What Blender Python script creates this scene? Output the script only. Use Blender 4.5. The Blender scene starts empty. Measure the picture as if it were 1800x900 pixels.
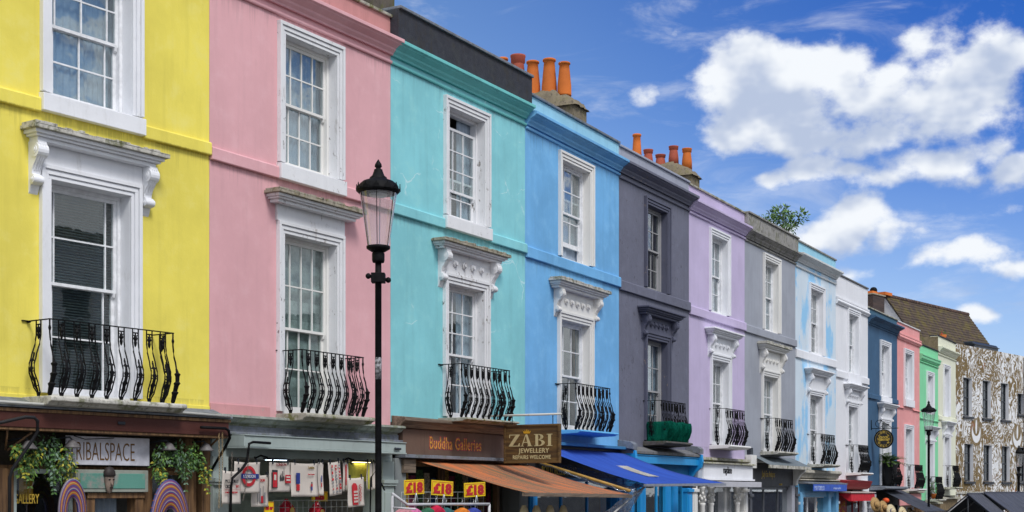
import bpy, math, random
from mathutils import Vector, Matrix
R = math.radians
rnd = random.Random(7)
S = bpy.context.scene
COL = S.collection
GZ = -0.75                      # street level (eye is at 1.7)

# ------------------------------------------------------------------ camera
cd = bpy.data.cameras.new('camera'); cam = bpy.data.objects.new('camera', cd); COL.objects.link(cam)
cam.location = (0, 0, 1.7); cam.rotation_euler = (R(90), 0, 0)
cd.sensor_width = 36; cd.lens = 50; cd.shift_y = (865-450)/1800.0
cd.clip_start = 0.1; cd.clip_end = 4000
S.camera = cam
S.view_settings.view_transform = 'Standard'; S.view_settings.look = 'None'
S.view_settings.exposure = 0.25; S.view_settings.gamma = 1
S.view_settings.use_curve_mapping = False

# ------------------------------------------------------------------ node helpers
def nd(nt, t, **k):
    n = nt.nodes.new(t)
    for a, b in k.items():
        if a[:2] == 'i_':
            key = a[2:]
            key = int(key) if key.isdigit() else key.replace('_', ' ')
            if isinstance(b, bpy.types.NodeSocket): nt.links.new(b, n.inputs[key])
            else: n.inputs[key].default_value = b
        else: setattr(n, a, b)
    return n
def mth(nt, op, a, b=None, c=None, clamp=False):
    n = nt.nodes.new('ShaderNodeMath'); n.operation = op; n.use_clamp = clamp
    for i, v in enumerate((a, b, c)):
        if v is None: continue
        if isinstance(v, bpy.types.NodeSocket): nt.links.new(v, n.inputs[i])
        else: n.inputs[i].default_value = v
    return n.outputs[0]
def vmth(nt, op, a, b=None):
    n = nt.nodes.new('ShaderNodeVectorMath'); n.operation = op
    for i, v in enumerate((a, b)):
        if v is None: continue
        if isinstance(v, bpy.types.NodeSocket): nt.links.new(v, n.inputs[i])
        else: n.inputs[i].default_value = v
    return n.outputs['Value'] if op in ('LENGTH', 'DOT_PRODUCT') else n.outputs[0]
def ss(nt, x, a, b, lo=0.0, hi=1.0):
    n = nd(nt, 'ShaderNodeMapRange', interpolation_type='SMOOTHSTEP')
    nt.links.new(x, n.inputs[0])
    for i, v in zip((1, 2, 3, 4), (a, b, lo, hi)): n.inputs[i].default_value = v
    return n.outputs[0]
def mixc(nt, f, a, b, blend='MIX'):
    n = nt.nodes.new('ShaderNodeMix'); n.data_type = 'RGBA'; n.blend_type = blend; n.clamp_factor = True
    for key, v in ((0, f), (6, a), (7, b)):
        if isinstance(v, bpy.types.NodeSocket): nt.links.new(v, n.inputs[key])
        else: n.inputs[key].default_value = v if key == 0 else (tuple(v)+(1,))[:4]
    return n.outputs[2]
def noise(nt, co, scale, detail=4, rough=.55, dist=0.0):
    n = nd(nt, 'ShaderNodeTexNoise'); nt.links.new(co, n.inputs['Vector'])
    n.inputs['Scale'].default_value = scale; n.inputs['Detail'].default_value = detail
    n.inputs['Roughness'].default_value = rough; n.inputs['Distortion'].default_value = dist
    return n.outputs['Fac']
def mapping(nt, co, loc=(0, 0, 0), sc=(1, 1, 1)):
    n = nd(nt, 'ShaderNodeMapping'); nt.links.new(co, n.inputs[0])
    n.inputs[1].default_value = loc; n.inputs[3].default_value = sc
    return n.outputs[0]

# ------------------------------------------------------------------ sky (directional, in the world shader)
SUN_EL, SUN_AZ = 50, 150        # azimuth clockwise from +Y: behind the viewer, over the street
W = bpy.data.worlds.new('World'); S.world = W; W.use_nodes = True
nt = W.node_tree; nt.nodes.clear()
sky = nd(nt, 'ShaderNodeTexSky', sky_type='NISHITA', sun_disc=False)
sky.sun_elevation = R(SUN_EL); sky.sun_rotation = R(SUN_AZ); sky.altitude = 50
sky.air_density = 1.0; sky.dust_density = 0.4; sky.ozone_density = 2.5
tc = nd(nt, 'ShaderNodeTexCoord')
dirn = vmth(nt, 'NORMALIZE', tc.outputs['Generated'])
sx = nd(nt, 'ShaderNodeSeparateXYZ'); nt.links.new(dirn, sx.inputs[0])
az = mth(nt, 'ARCTAN2', sx.outputs[0], sx.outputs[1])
el = mth(nt, 'ARCSINE', sx.outputs[2])
ae = nd(nt, 'ShaderNodeCombineXYZ'); nt.links.new(az, ae.inputs[0]); nt.links.new(el, ae.inputs[1])
def pdir(px, py):
    a = math.atan((px-900)/2500.0); return a, math.atan((865-py)/2500.0*math.cos(a))
# warp the layout with fractal noise, then take soft ellipses
ns = nd(nt, 'ShaderNodeTexNoise'); nt.links.new(dirn, ns.inputs[0])
ns.inputs['Scale'].default_value = 11; ns.inputs['Detail'].default_value = 3; ns.inputs['Roughness'].default_value = .5
wv = vmth(nt, 'SUBTRACT', ns.outputs['Color'], (.5, .5, .5))
wsc = nd(nt, 'ShaderNodeVectorMath', operation='SCALE'); nt.links.new(wv, wsc.inputs[0]); wsc.inputs['Scale'].default_value = .045
p2 = vmth(nt, 'ADD', ae.outputs[0], wsc.outputs[0])
p2 = vmth(nt, 'MULTIPLY', p2, (1, 1, 0))
BL = [  # px, py, rx, ry, weight
 (1330,105,80,45,1),(1420,120,90,45,1),(1295,165,80,50,1),(1400,190,140,75,1.15),(1520,170,110,70,1.1),(1480,120,70,50,1),(1560,130,60,45,1),(1480,245,110,40,1.05),(1350,200,110,70,1.1),(1660,215,100,45,1),(1640,165,130,70,1.1),
 (1730,110,90,70,1),(1600,90,50,30,.9),(1770,75,60,40,1),(1300,235,80,35,1),(1420,245,130,38,1),(1560,225,110,45,1),
 (1365,312,60,22,.85),(1430,300,80,28,.95),(1500,305,80,24,.8),(1640,285,100,36,1.05),(1590,315,70,24,.9),(1740,262,70,34,.9),(1790,300,50,34,1.0),(1700,315,60,18,.7),
 (1450,405,60,30,1),(1510,385,70,34,1.05),(1580,405,60,30,.95),(1400,400,60,22,.7),
 (1720,455,90,26,1),(1765,475,70,22,1),(1640,462,45,14,.75),(1135,185,50,24,.62),(1190,65,60,18,.45),(1275,35,40,16,.45),
 (1705,545,42,17,.85),(1490,470,70,22,.5),(1790,375,30,15,.5),(1080,150,40,12,.35),(1260,290,60,20,.35),(1440,345,80,14,.3),(1650,395,50,12,.35),(1120,230,60,14,.3)]
def field(p):
    acc = None
    for px, py, rx, ry, w in BL:
        a, e = pdir(px, py)
        d = vmth(nt, 'SUBTRACT', p, (a, e, 0))
        d = vmth(nt, 'MULTIPLY', d, (2500.0/rx, 2500.0/ry, 0))
        l = vmth(nt, 'DOT_PRODUCT', d, d)
        g = mth(nt, 'MULTIPLY', mth(nt, 'EXPONENT', mth(nt, 'MULTIPLY', l, -.72)), w)
        acc = g if acc is None else nd(nt, 'ShaderNodeMath', operation='SMOOTH_MAX', i_0=acc, i_1=g, i_2=.22).outputs[0]
    return acc
F1 = field(p2)
F2 = field(vmth(nt, 'ADD', p2, (-.003, .017, 0)))
fine = noise(nt, mapping(nt, dirn, (3.1, 1.7, .4), (1, 1, 1.4)), 26, 10, .58)
soft = noise(nt, mapping(nt, dirn, (3.1, 1.7, .4), (1, 1, 1.4)), 26, 3, .5)
soft_up = noise(nt, mapping(nt, dirn, (3.1, 1.7, .4-.016), (1, 1, 1.4)), 26, 3, .5)
# rest of the sky: broad broken cloud either side and behind
gen = noise(nt, mapping(nt, dirn, (0, 0, 0), (1, 1, 2.2)), 2.3, 8, .6)
away = ss(nt, mth(nt, 'ABSOLUTE', az), .55, .95)
gen = mth(nt, 'MULTIPLY', mth(nt, 'MULTIPLY', ss(nt, gen, .36, .56), away), 1.5)
F1 = mth(nt, 'ADD', F1, gen)
dens = mth(nt, 'ADD', F1, mth(nt, 'MULTIPLY', mth(nt, 'SUBTRACT', fine, .5), 1.8))
alpha = ss(nt, dens, .38, .90)
alpha = mth(nt, 'MULTIPLY', alpha, ss(nt, F1, .14, .42))
wisp = noise(nt, mapping(nt, dirn, (5, 2, 1), (1, 1, 3.2)), 9, 9, .62, .6)
alpha = mth(nt, 'MAXIMUM', alpha, mth(nt, 'MULTIPLY', ss(nt, wisp, .52, .78), .45))
# relief: sunlit tops, greyer undersides
rel = mth(nt, 'MULTIPLY', mth(nt, 'SUBTRACT', soft, soft_up), 1.5)
under = mth(nt, 'ADD', F2, mth(nt, 'MULTIPLY', mth(nt, 'SUBTRACT', soft, .5), 1.1))
lum = mth(nt, 'ADD', mth(nt, 'SUBTRACT', 1.0, mth(nt, 'MULTIPLY', ss(nt, under, .38, 1.15), .46)), rel)
ccol = mixc(nt, ss(nt, lum, .50, 1.04), (4.1, 4.8, 6.3), (7.7, 8.0, 8.4))
hs = nd(nt, 'ShaderNodeHueSaturation'); nt.links.new(sky.outputs[0], hs.inputs['Color'])
hs.inputs['Saturation'].default_value = 1.2; hs.inputs['Value'].default_value = 1.05
skc = mixc(nt, 1.0, hs.outputs[0], (1.12, 1.0, 1.10), 'MULTIPLY')
# deeper blue a quarter of the sky away from the sun, paler towards the horizon
_a, _e = R(34), R(34)
dd_ = vmth(nt, 'DOT_PRODUCT', dirn, (math.sin(_a)*math.cos(_e), math.cos(_a)*math.cos(_e), math.sin(_e)))
skc = mixc(nt, ss(nt, dd_, math.cos(R(40)), math.cos(R(12))), skc, mixc(nt, 1.0, skc, (.14, .44, .90), 'MULTIPLY'))
skc = mixc(nt, ss(nt, el, R(15), R(1), 0, .50), skc, (4.6, 6.2, 8.3))
cc = mixc(nt, alpha, skc, ccol)
bg = nd(nt, 'ShaderNodeBackground'); nt.links.new(cc, bg.inputs[0]); bg.inputs[1].default_value = .1
wo = nd(nt, 'ShaderNodeOutputWorld'); nt.links.new(bg.outputs[0], wo.inputs[0])

# ------------------------------------------------------------------ sun (veiled by cloud: soft)
sd = bpy.data.lights.new('sun', 'SUN'); sd.energy = 2.1; sd.angle = R(18); sd.color = (1, .975, .95)
so = bpy.data.objects.new('sun', sd); COL.objects.link(so)
a = R(SUN_AZ); e = R(SUN_EL)
so.rotation_euler = Vector((math.sin(a)*math.cos(e), math.cos(a)*math.cos(e), math.sin(e))).to_track_quat('Z', 'Y').to_euler()
so.location = (0, -10, 30)

# ------------------------------------------------------------------ materials
MATS = {}
def newmat(name):
    m = bpy.data.materials.new(name); m.use_nodes = True
    t = m.node_tree; b = t.nodes['Principled BSDF']
    return m, t, b
def flat(name, col, rough=.6, metal=0.0, var=.12, bump=.0, scale=6.0, emit=None, spec=.4):
    if name in MATS: return MATS[name]
    m, t, b = newmat(name)
    co = nd(t, 'ShaderNodeTexCoord').outputs['Object']
    n = noise(t, co, scale, 5, .6)
    d = tuple(c*(1-var*1.6) for c in col); l = tuple(min(1, c*(1+var)) for c in col)
    c = mixc(t, ss(t, n, .32, .68), d, l)
    t.links.new(c, b.inputs['Base Color'])
    b.inputs['Roughness'].default_value = rough; b.inputs['Metallic'].default_value = metal
    b.inputs['Specular IOR Level'].default_value = spec
    if bump:
        bp = nd(t, 'ShaderNodeBump'); bp.inputs['Strength'].default_value = bump; bp.inputs['Distance'].default_value = .01
        t.links.new(noise(t, co, scale*7, 4, .6), bp.inputs['Height']); t.links.new(bp.outputs[0], b.inputs['Normal'])
    if emit:
        b.inputs['Emission Color'].default_value = emit[:3]+(1,); b.inputs['Emission Strength'].default_value = emit[3]
    MATS[name] = m; return m
SEED = [0]
def plaster(name, col, mott=.08, streak=.10, fade=.0, fadecol=None, dirt=.25, dirtcol=(.12, .10, .08), chips=0.0, chipcol=(.4, .38, .35),
            cracks=0.0, bump=.25, rough=.75, patch=None, dscale=1.0, drips=()):
    m, t, b = newmat(name); SEED[0] += 1; s = SEED[0]*7.3
    co = mapping(t, nd(t, 'ShaderNodeTexCoord').outputs['Object'], (s, s*.7, s*.3))
    st = mapping(t, co, (0, 0, 0), (7, 7, .55))
    n1 = noise(t, co, .8, 6, .62); n2 = noise(t, st, 1.0, 5, .6); n3 = noise(t, co, 3.2, 7, .68)
    c = mixc(t, ss(t, n1, .3, .7), tuple(x*(1-mott) for x in col), tuple(min(1, x*(1+mott*.6)) for x in col))
    if patch:   # a second paint showing in big worn patches
        pm = mth(t, 'ADD', noise(t, mapping(t, co, (4, 4, 4), (1.3, 1.3, .55)), 1.1, 5, .6), mth(t, 'MULTIPLY', mth(t, 'SUBTRACT', n3, .5), .35))
        c = mixc(t, ss(t, pm, .46, .60), c, patch)
    if fade:
        c = mixc(t, mth(t, 'MULTIPLY', ss(t, n3, .5, .72), fade), c, fadecol or tuple(.5+.5*x for x in col))
    c = mixc(t, mth(t, 'MULTIPLY', ss(t, n2, .48, .78), streak), c, tuple(x*.62 for x in col))
    if cracks:
        wob = vmth(t, 'ADD', co, vmth(t, 'MULTIPLY', nd(t, 'ShaderNodeTexNoise', i_Vector=co, i_Scale=2.2, i_Detail=5.0).outputs['Color'], (.55, .55, .55)))
        v = nd(t, 'ShaderNodeTexVoronoi', feature='DISTANCE_TO_EDGE'); t.links.new(mapping(t, wob, (0, 0, 0), (.5, .5, 1.0)), v.inputs['Vector']); v.inputs['Scale'].default_value = 1.0
        ck = mth(t, 'SUBTRACT', 1, ss(t, v.outputs['Distance'], .003, .010))
        ck = mth(t, 'MULTIPLY', ck, mth(t, 'MULTIPLY', ss(t, n1, .5, .6), cracks))
        c = mixc(t, ck, c, tuple(.45+.55*x for x in col))
    if chips:
        ch = ss(t, noise(t, mapping(t, co, (9, 3, 5), (1.6, 1.6, 1)), 7.0, 6, .72), .60, .64)
        ch = mth(t, 'MULTIPLY', ch, mth(t, 'MULTIPLY', ss(t, noise(t, co, 1.4, 3), .42, .62), chips))
        c = mixc(t, ch, c, chipcol)
    for (zt_, ln, amt) in drips:   # rain-washed grime hanging from the ledges, in ragged runs of their own
        sep = nd(t, 'ShaderNodeSeparateXYZ'); t.links.new(nd(t, 'ShaderNodeTexCoord').outputs['Object'], sep.inputs[0])
        run = noise(t, mapping(t, co, (zt_, 2, 0), (9, 9, .25)), 1.6, 6, .7)
        lim = mth(t, 'MULTIPLY', ss(t, run, .42, .72), ln)
        below = mth(t, 'SUBTRACT', zt_, sep.outputs[2])
        k_ = mth(t, 'MULTIPLY', mth(t, 'LESS_THAN', below, lim), mth(t, 'GREATER_THAN', below, 0.0))
        k_ = mth(t, 'MULTIPLY', k_, mth(t, 'SUBTRACT', 1, mth(t, 'DIVIDE', below, mth(t, 'ADD', lim, .01))))
        c = mixc(t, mth(t, 'MULTIPLY', k_, amt*.6), c, tuple(x*.35+.02 for x in col))
    if dirt:
        dn = noise(t, mapping(t, co, (1, 5, 2), (2.6, 2.6, .8)), 2.4*dscale, 9, .72)
        c = mixc(t, mth(t, 'MULTIPLY', ss(t, dn, .56, .80), dirt), c, dirtcol)
    t.links.new(c, b.inputs['Base Color'])
    b.inputs['Roughness'].default_value = rough; b.inputs['Specular IOR Level'].default_value = .25
    h = mth(t, 'ADD', mth(t, 'MULTIPLY', noise(t, co, 5, 5, .6), .8), mth(t, 'MULTIPLY', noise(t, co, 42, 4, .6), .3))
    if chips: h = mth(t, 'SUBTRACT', h, mth(t, 'MULTIPLY', ch, .3))
    bp = nd(t, 'ShaderNodeBump'); bp.inputs['Strength'].default_value = bump; bp.inputs['Distance'].default_value = .02
    t.links.new(h, bp.inputs['Height']); t.links.new(bp.outputs[0], b.inputs['Normal'])
    return m
def stone(name, col, moss=.5, dark=.5, rough=.85, msc=5.0, mosscol=(.10, .11, .02)):
    m, t, b = newmat(name); SEED[0] += 1; s = SEED[0]*5.1
    co = mapping(t, nd(t, 'ShaderNodeTexCoord').outputs['Object'], (s, 0, s*.4))
    c = mixc(t, ss(t, noise(t, co, 6, 7, .7), .3, .7), tuple(x*.7 for x in col), col)
    c = mixc(t, mth(t, 'MULTIPLY', ss(t, noise(t, mapping(t, co, (1, 1, 1), (1, 1, .5)), msc*2.2, 7, .72), .50, .68), dark), c, (.045, .04, .035))
    c = mixc(t, mth(t, 'MULTIPLY', ss(t, noise(t, co, msc, 8, .7), .50, .62), moss), c, mosscol)
    t.links.new(c, b.inputs['Base Color']); b.inputs['Roughness'].default_value = rough; b.inputs['Specular IOR Level'].default_value = .2
    bp = nd(t, 'ShaderNodeBump'); bp.inputs['Strength'].default_value = .5; bp.inputs['Distance'].default_value = .02
    t.links.new(noise(t, co, 22, 6, .7), bp.inputs['Height']); t.links.new(bp.outputs[0], b.inputs['Normal'])
    return m
def wood(name, col, dark, axis=0, sc=1.0, rough=.7):
    m, t, b = newmat(name)
    k = [14, 14, 14]; k[axis] = .9
    co = mapping(t, nd(t, 'ShaderNodeTexCoord').outputs['Object'], (SEED[0], 0, 0), tuple(q*sc for q in k))
    c = mixc(t, ss(t, noise(t, co, 1.4, 6, .65, .6), .35, .66), dark, col)
    t.links.new(c, b.inputs['Base Color']); b.inputs['Roughness'].default_value = rough
    bp = nd(t, 'ShaderNodeBump'); bp.inputs['Strength'].default_value = .3; bp.inputs['Distance'].default_value = .01
    t.links.new(noise(t, co, 2, 5), bp.inputs['Height']); t.links.new(bp.outputs[0], b.inputs['Normal'])
    return m
def glassmat(name, tint=(.9, .95, .95), mirror=.0, wob=.10):
    if name in MATS: return MATS[name]
    m = bpy.data.materials.new(name); m.use_nodes = True; t = m.node_tree; t.nodes.clear()
    tr = nd(t, 'ShaderNodeBsdfTransparent', i_Color=tint+(1,))
    gl = nd(t, 'ShaderNodeBsdfGlossy', i_Roughness=.015)
    co = nd(t, 'ShaderNodeTexCoord').outputs['Object']
    bp = nd(t, 'ShaderNodeBump'); bp.inputs['Strength'].default_value = wob; bp.inputs['Distance'].default_value = .008
    t.links.new(noise(t, co, 3.5, 2), bp.inputs['Height']); t.links.new(bp.outputs[0], gl.inputs['Normal'])
    ge = nd(t, 'ShaderNodeNewGeometry'); cs = mth(t, 'ABSOLUTE', vmth(t, 'DOT_PRODUCT', ge.outputs['Incoming'], ge.outputs['Normal']))
    fr = mth(t, 'ADD', .045, mth(t, 'MULTIPLY', .955, mth(t, 'POWER', mth(t, 'SUBTRACT', 1.0, cs, clamp=True), 5.0)))
    f = mth(t, 'ADD', mth(t, 'MULTIPLY', fr, 1.9), mirror, clamp=True)
    mx = nd(t, 'ShaderNodeMixShader'); t.links.new(f, mx.inputs[0]); t.links.new(tr.outputs[0], mx.inputs[1]); t.links.new(gl.outputs[0], mx.inputs[2])
    o = nd(t, 'ShaderNodeOutputMaterial'); t.links.new(mx.outputs[0], o.inputs[0])
    MATS[name] = m; return m

WHITE = plaster('white_frame_paint', (.80, .81, .84), .07, .18, dirt=.45, dirtcol=(.36, .33, .29), bump=.25, rough=.6)
WHITEW = plaster('weathered_white_paint', (.75, .755, .77), .08, .2, dirt=.85, dirtcol=(.22, .18, .14), chips=1.0, chipcol=(.16, .14, .12), bump=.3, rough=.6)
CREAMW = plaster('creamy_white_paint', (.78, .77, .74), .06, .15, dirt=.5, dirtcol=(.3, .27, .22), bump=.15, rough=.5)
SASH = flat('sash_paint', (.78, .79, .81), .4, var=.08, scale=9)
BLACK = flat('black_iron', (.006, .006, .007), .6, var=.3, bump=.2, scale=14, spec=.12)
BLACKM = plaster('black_iron_mossy', (.014, .014, .015), .1, .1, dirt=.5, dirtcol=(.07, .09, .02), rough=.45, bump=.2)
SLAB = stone('balcony_stone', (.60, .58, .52), .7, .75)
SLABM = stone('mossy_stone', (.45, .43, .36), .85, .55, mosscol=(.13, .14, .03))
HOODM = stone('crusted_stone', (.42, .38, .30), .55, .95, msc=7, mosscol=(.16, .13, .03))
LEAD = stone('lead_flashing', (.22, .24, .28), .35, .45)
SLATEM = stone('grey_slate', (.20, .20, .21), .3, .5)
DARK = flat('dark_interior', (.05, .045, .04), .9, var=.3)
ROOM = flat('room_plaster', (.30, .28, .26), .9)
GLASS = glassmat('window_glass')
GLASSB = glassmat('bright_window_glass', mirror=.07, wob=.14)
CURT = flat('sheer_curtain', (.33, .40, .49), .9, var=.06)
BLIND = flat('blind_slats', (.17, .20, .205), .6, var=.08)
CURTG = flat('dull_curtain', (.30, .34, .33), .9, var=.2)
TERRA = plaster('terracotta', (.62, .165, .03), .2, .3, dirt=.75, dirtcol=(.10, .05, .03), bump=.3, dscale=1.6)
TERRAD = plaster('red_terracotta', (.36, .085, .05), .2, .3, dirt=.7, dirtcol=(.06, .03, .03), bump=.3, dscale=1.6)
MORTAR = stone('flaunching_mortar', (.24, .20, .14), .45, .75, msc=6, mosscol=(.13, .12, .04))
BRICKD = flat('dark_brick', (.09, .055, .04), .9, var=.35, scale=16)

# ------------------------------------------------------------------ mesh builder
class MB:
    def __init__(s): s.v = []; s.f = []; s.m = []; s.sm = []
    def add(s, vs, fs, mi=0, smooth=False):
        o = len(s.v); s.v += [tuple(v) for v in vs]
        for f in fs: s.f.append([o+i for i in f]); s.m.append(mi); s.sm.append(smooth)
        return s
    def box(s, x0, x1, y0, y1, z0, z1, mi=0):
        if x0 > x1: x0, x1 = x1, x0
        if y0 > y1: y0, y1 = y1, y0
        if z0 > z1: z0, z1 = z1, z0
        return s.add([(x0,y0,z0),(x1,y0,z0),(x1,y1,z0),(x0,y1,z0),(x0,y0,z1),(x1,y0,z1),(x1,y1,z1),(x0,y1,z1)],
                     [(0,3,2,1),(4,5,6,7),(0,1,5,4),(1,2,6,5),(2,3,7,6),(3,0,4,7)], mi)
    def prism(s, prof, x0, x1, mi=0, axis='x'):      # prof: [(a,b)] closed outline
        n = len(prof)
        if axis == 'x': P = lambda x, a, b: (x, a, b)
        elif axis == 'y': P = lambda y, a, b: (a, y, b)
        else: P = lambda z, a, b: (a, b, z)
        vs = [P(x0, a, b) for a, b in prof]+[P(x1, a, b) for a, b in prof]
        fs = [(i, (i+1) % n, n+(i+1) % n, n+i) for i in range(n)]+[tuple(range(n))[::-1], tuple(range(n, 2*n))]
        return s.add(vs, fs, mi)
    def tube(s, pts, r, n=8, mi=0, cap=True, rs=None):
        pts = [Vector(p) for p in pts]; k = len(pts); vs = []; fs = []
        up = Vector((0, 0, 1))
        for i, p in enumerate(pts):
            d = (pts[min(i+1, k-1)]-pts[max(i-1, 0)]).normalized()
            a = d.cross(up)
            if a.length < .2: a = d.cross(Vector((0, 1, 0)))
            a.normalize(); b = a.cross(d).normalized(); rr = rs[i] if rs else r
            for j in range(n):
                t = 2*math.pi*j/n; vs.append(p+a*math.cos(t)*rr+b*math.sin(t)*rr)
        for i in range(k-1):
            for j in range(n): fs.append((i*n+j, i*n+(j+1) % n, (i+1)*n+(j+1) % n, (i+1)*n+j))
        if cap: fs += [tuple(range(n))[::-1], tuple(range((k-1)*n, k*n))]
        return s.add(vs, fs, mi, n > 5)
    def lathe(s, prof, cx=0, cy=0, n=20, mi=0, sx=1, sy=1, smooth=True):    # prof [(r,z)]
        vs = []; fs = []
        for r, z in prof:
            for j in range(n):
                t = 2*math.pi*(j+.5)/n; vs.append((cx+r*math.cos(t)*sx, cy+r*math.sin(t)*sy, z))
        for i in range(len(prof)-1):
            for j in range(n): fs.append((i*n+j, i*n+(j+1) % n, (i+1)*n+(j+1) % n, (i+1)*n+j))
        fs += [tuple(range(n))[::-1], tuple(range((len(prof)-1)*n, len(prof)*n))]
        return s.add(vs, fs, mi, smooth)
    def disc(s, c, r, y0, y1, n=24, mi=0, rz=None):   # short cylinder along y, centre (x,z)
        rz = rz or r
        return s.prism([(c[0]+r*math.cos(2*math.pi*i/n), c[1]+rz*math.sin(2*math.pi*i/n)) for i in range(n)], y0, y1, mi, 'y')
    def ring(s, c, r0, r1, y0, y1, n=32, mi=0, k0=0, k1=None):
        k1 = n if k1 is None else k1; vs = []; fs = []
        for i in range(k0, k1+1):
            t = 2*math.pi*i/n
            for r in (r0, r1):
                for y in (y0, y1): vs.append((c[0]+r*math.cos(t), y, c[1]+r*math.sin(t)))
        for i in range(k1-k0):
            a = i*4; b = a+4
            fs += [(a, b, b+2, a+2), (a+1, a+3, b+3, b+1), (a, a+1, b+1, b), (a+2, b+2, b+3, a+3)]
        return s.add(vs, fs, mi)
    def leaf(s, p, d, n, L, w, mi=0):
        d = d.normalized(); side = d.cross(n)
        if side.length < .01: side = d.orthogonal()
        side.normalize(); up = side.cross(d)
        a = p; b = p+d*L*.45+side*w*.5+up*w*.18; c = p+d*L-up*L*.15; e = p+d*L*.45-side*w*.5+up*w*.18; m_ = p+d*L*.5
        return s.add([a, b, c, e, m_], [(0, 1, 4), (1, 2, 4), (0, 4, 3), (4, 2, 3)], mi)
    def build(s, name, mats, parent=None, bevel=0, smooth=None, loc=None):
        me = bpy.data.meshes.new(name); me.from_pydata(s.v, [], s.f); 
        if not isinstance(mats, (list, tuple)): mats = [mats]
        for m in mats: me.materials.append(m)
        me.polygons.foreach_set('material_index', s.m)
        me.polygons.foreach_set('use_smooth', [bool(x) if smooth is None else smooth for x in s.sm])
        me.update()
        o = bpy.data.objects.new(name, me); COL.objects.link(o)
        if parent: o.parent = parent
        if loc: o.location = loc
        if bevel:
            b = o.modifiers.new('bevel', 'BEVEL'); b.width = bevel; b.segments = 2; b.limit_method = 'ANGLE'; b.angle_limit = R(40)
        return o
def thing(name, label, cat, loc=(0, 0, 0), rz=0.0, group=None):
    o = bpy.data.objects.new(name, None); COL.objects.link(o)
    o.empty_display_size = .2; o.location = loc; o.rotation_euler = (0, 0, rz)
    o['label'] = label; o['category'] = cat
    if group: o['group'] = group
    return o
def tag(o, label, cat, group=None):
    o['label'] = label; o['category'] = cat
    if group: o['group'] = group
    return o
def relocate(o, loc, rz=0.0):
    o.location = loc; o.rotation_euler = (0, 0, rz); return o
def text(s, size, mat, parent, loc, rot=(R(90), 0, 0), sx=1.0, ext=.003, name='lettering', align='LEFT', shear=0, off=0, space=1.0):
    c = bpy.data.curves.new(name, 'FONT'); c.body = s; c.size = size; c.extrude = ext; c.shear = shear; c.offset = off
    c.align_x = align; c.resolution_u = 3; c.space_character = space
    o = bpy.data.objects.new(name, c); COL.objects.link(o)
    bpy.context.view_layer.update()
    me = bpy.data.meshes.new_from_object(o.evaluated_get(bpy.context.evaluated_depsgraph_get()))
    bpy.data.objects.remove(o); bpy.data.curves.remove(c)
    o = bpy.data.objects.new(name, me); COL.objects.link(o); me.materials.clear(); me.materials.append(mat)
    o.parent = parent; o.location = loc; o.rotation_euler = rot; o.scale = (sx, 1, 1)
    return o

# ------------------------------------------------------------------ the street front in plan: one straight bay per house
F = 2500.0
XS = [-140, 368, 686.5, 923, 1088, 1211, 1309, 1398, 1469, 1525.5, 1577, 1616.5, 1649, 1680, 1960]
VP = [2690, 2415, 2320, 2200, 2240, 2240, 2240, 2250, 2250, 2250, 2250, 2250, 2250, 3050]
SC = [0]*15; SC[3] = 91.0
for i in range(3, 14): SC[i+1] = SC[i]*(VP[i]-XS[i+1])/(VP[i]-XS[i])
for i in (2, 1, 0): SC[i] = SC[i+1]*(VP[i]-XS[i])/(VP[i]-XS[i+1])
PT = [Vector(((x-900)/s, F/s)) for x, s in zip(XS, SC)]
def frame(i):
    a, b = PT[i], PT[i+1]; u = (b-a); Lh = u.length; u = u/Lh
    return a, u, Vector((-u.y, u.x)), Lh
def L(i, px, py, d=0.0):        # where the line of sight through a photo pixel meets the plane y=d of bay i -> (u, z)
    a, u, n, _ = frame(i); rx = (px-900)/F
    t = (n.dot(a)+d)/(n.x*rx+n.y)
    return (Vector((rx*t, t))-a).dot(u), 1.7+(865-py)/F*t
def rot(i): a, u, n, _ = frame(i); return math.atan2(u.y, u.x)
def wp(i, u_, y, z): a, u, n, _ = frame(i); p = a+u*u_+n*y; return (p.x, p.y, z)
def wid(i): return frame(i)[3]
def gz(Y): 
    t = min(1, max(0, (Y-24)/42)); return GZ-1.0*t*t*(3-2*t)

# ------------------------------------------------------------------ ground, road, pavement
def strip(name, offs, zoff, mat, x_ext=(-40, 160)):
    # ribbon along the street line at the given offsets from the shop fronts
    line = [Vector(PT[0])-frame(0)[1]*30]+[Vector(p) for p in PT]+[Vector(PT[14])+frame(13)[1]*60]
    mb = MB(); vs = []; 
    for k, p in enumerate(line):
        f = frame(min(max(k-1, 0), 13)); n = f[2]
        for o_ in offs: q = p+n*o_; vs.append((q.x, q.y, gz(q.y)+zoff))
    m = len(offs)
    fs = [(k*m+j, k*m+j+1, (k+1)*m+j+1, (k+1)*m+j) for k in range(len(line)-1) for j in range(m-1)]
    mb.add(vs, fs); o = mb.build(name, mat); o['kind'] = 'structure'; return o
ASPH = stone('asphalt', (.055, .055, .058), .0, .3)
PAVE = stone('paving_stone', (.26, .25, .23), .05, .3, msc=3)
mb = MB(); ys = [-60, 0]+list(range(20, 72, 4))+[120, 300, 1500]; xs_ = [-1500, -60, 0, 60, 1500]
mb.add([(x, y, gz(y)-.06) for y in ys for x in xs_], [(j*5+i, j*5+i+1, (j+1)*5+i+1, (j+1)*5+i) for j in range(len(ys)-1) for i in range(4)])
mb.build('ground', ASPH)['kind'] = 'structure'
strip('road', (-11.5, -9, -6, -2.9), -.02, ASPH)
strip('pavement', (-2.9, -1.4, .05), .10, PAVE)
strip('kerb', (-3.05, -2.9), .10, SLABM)
strip('opposite_pavement', (-15, -13, -11.5), .10, PAVE)

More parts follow.
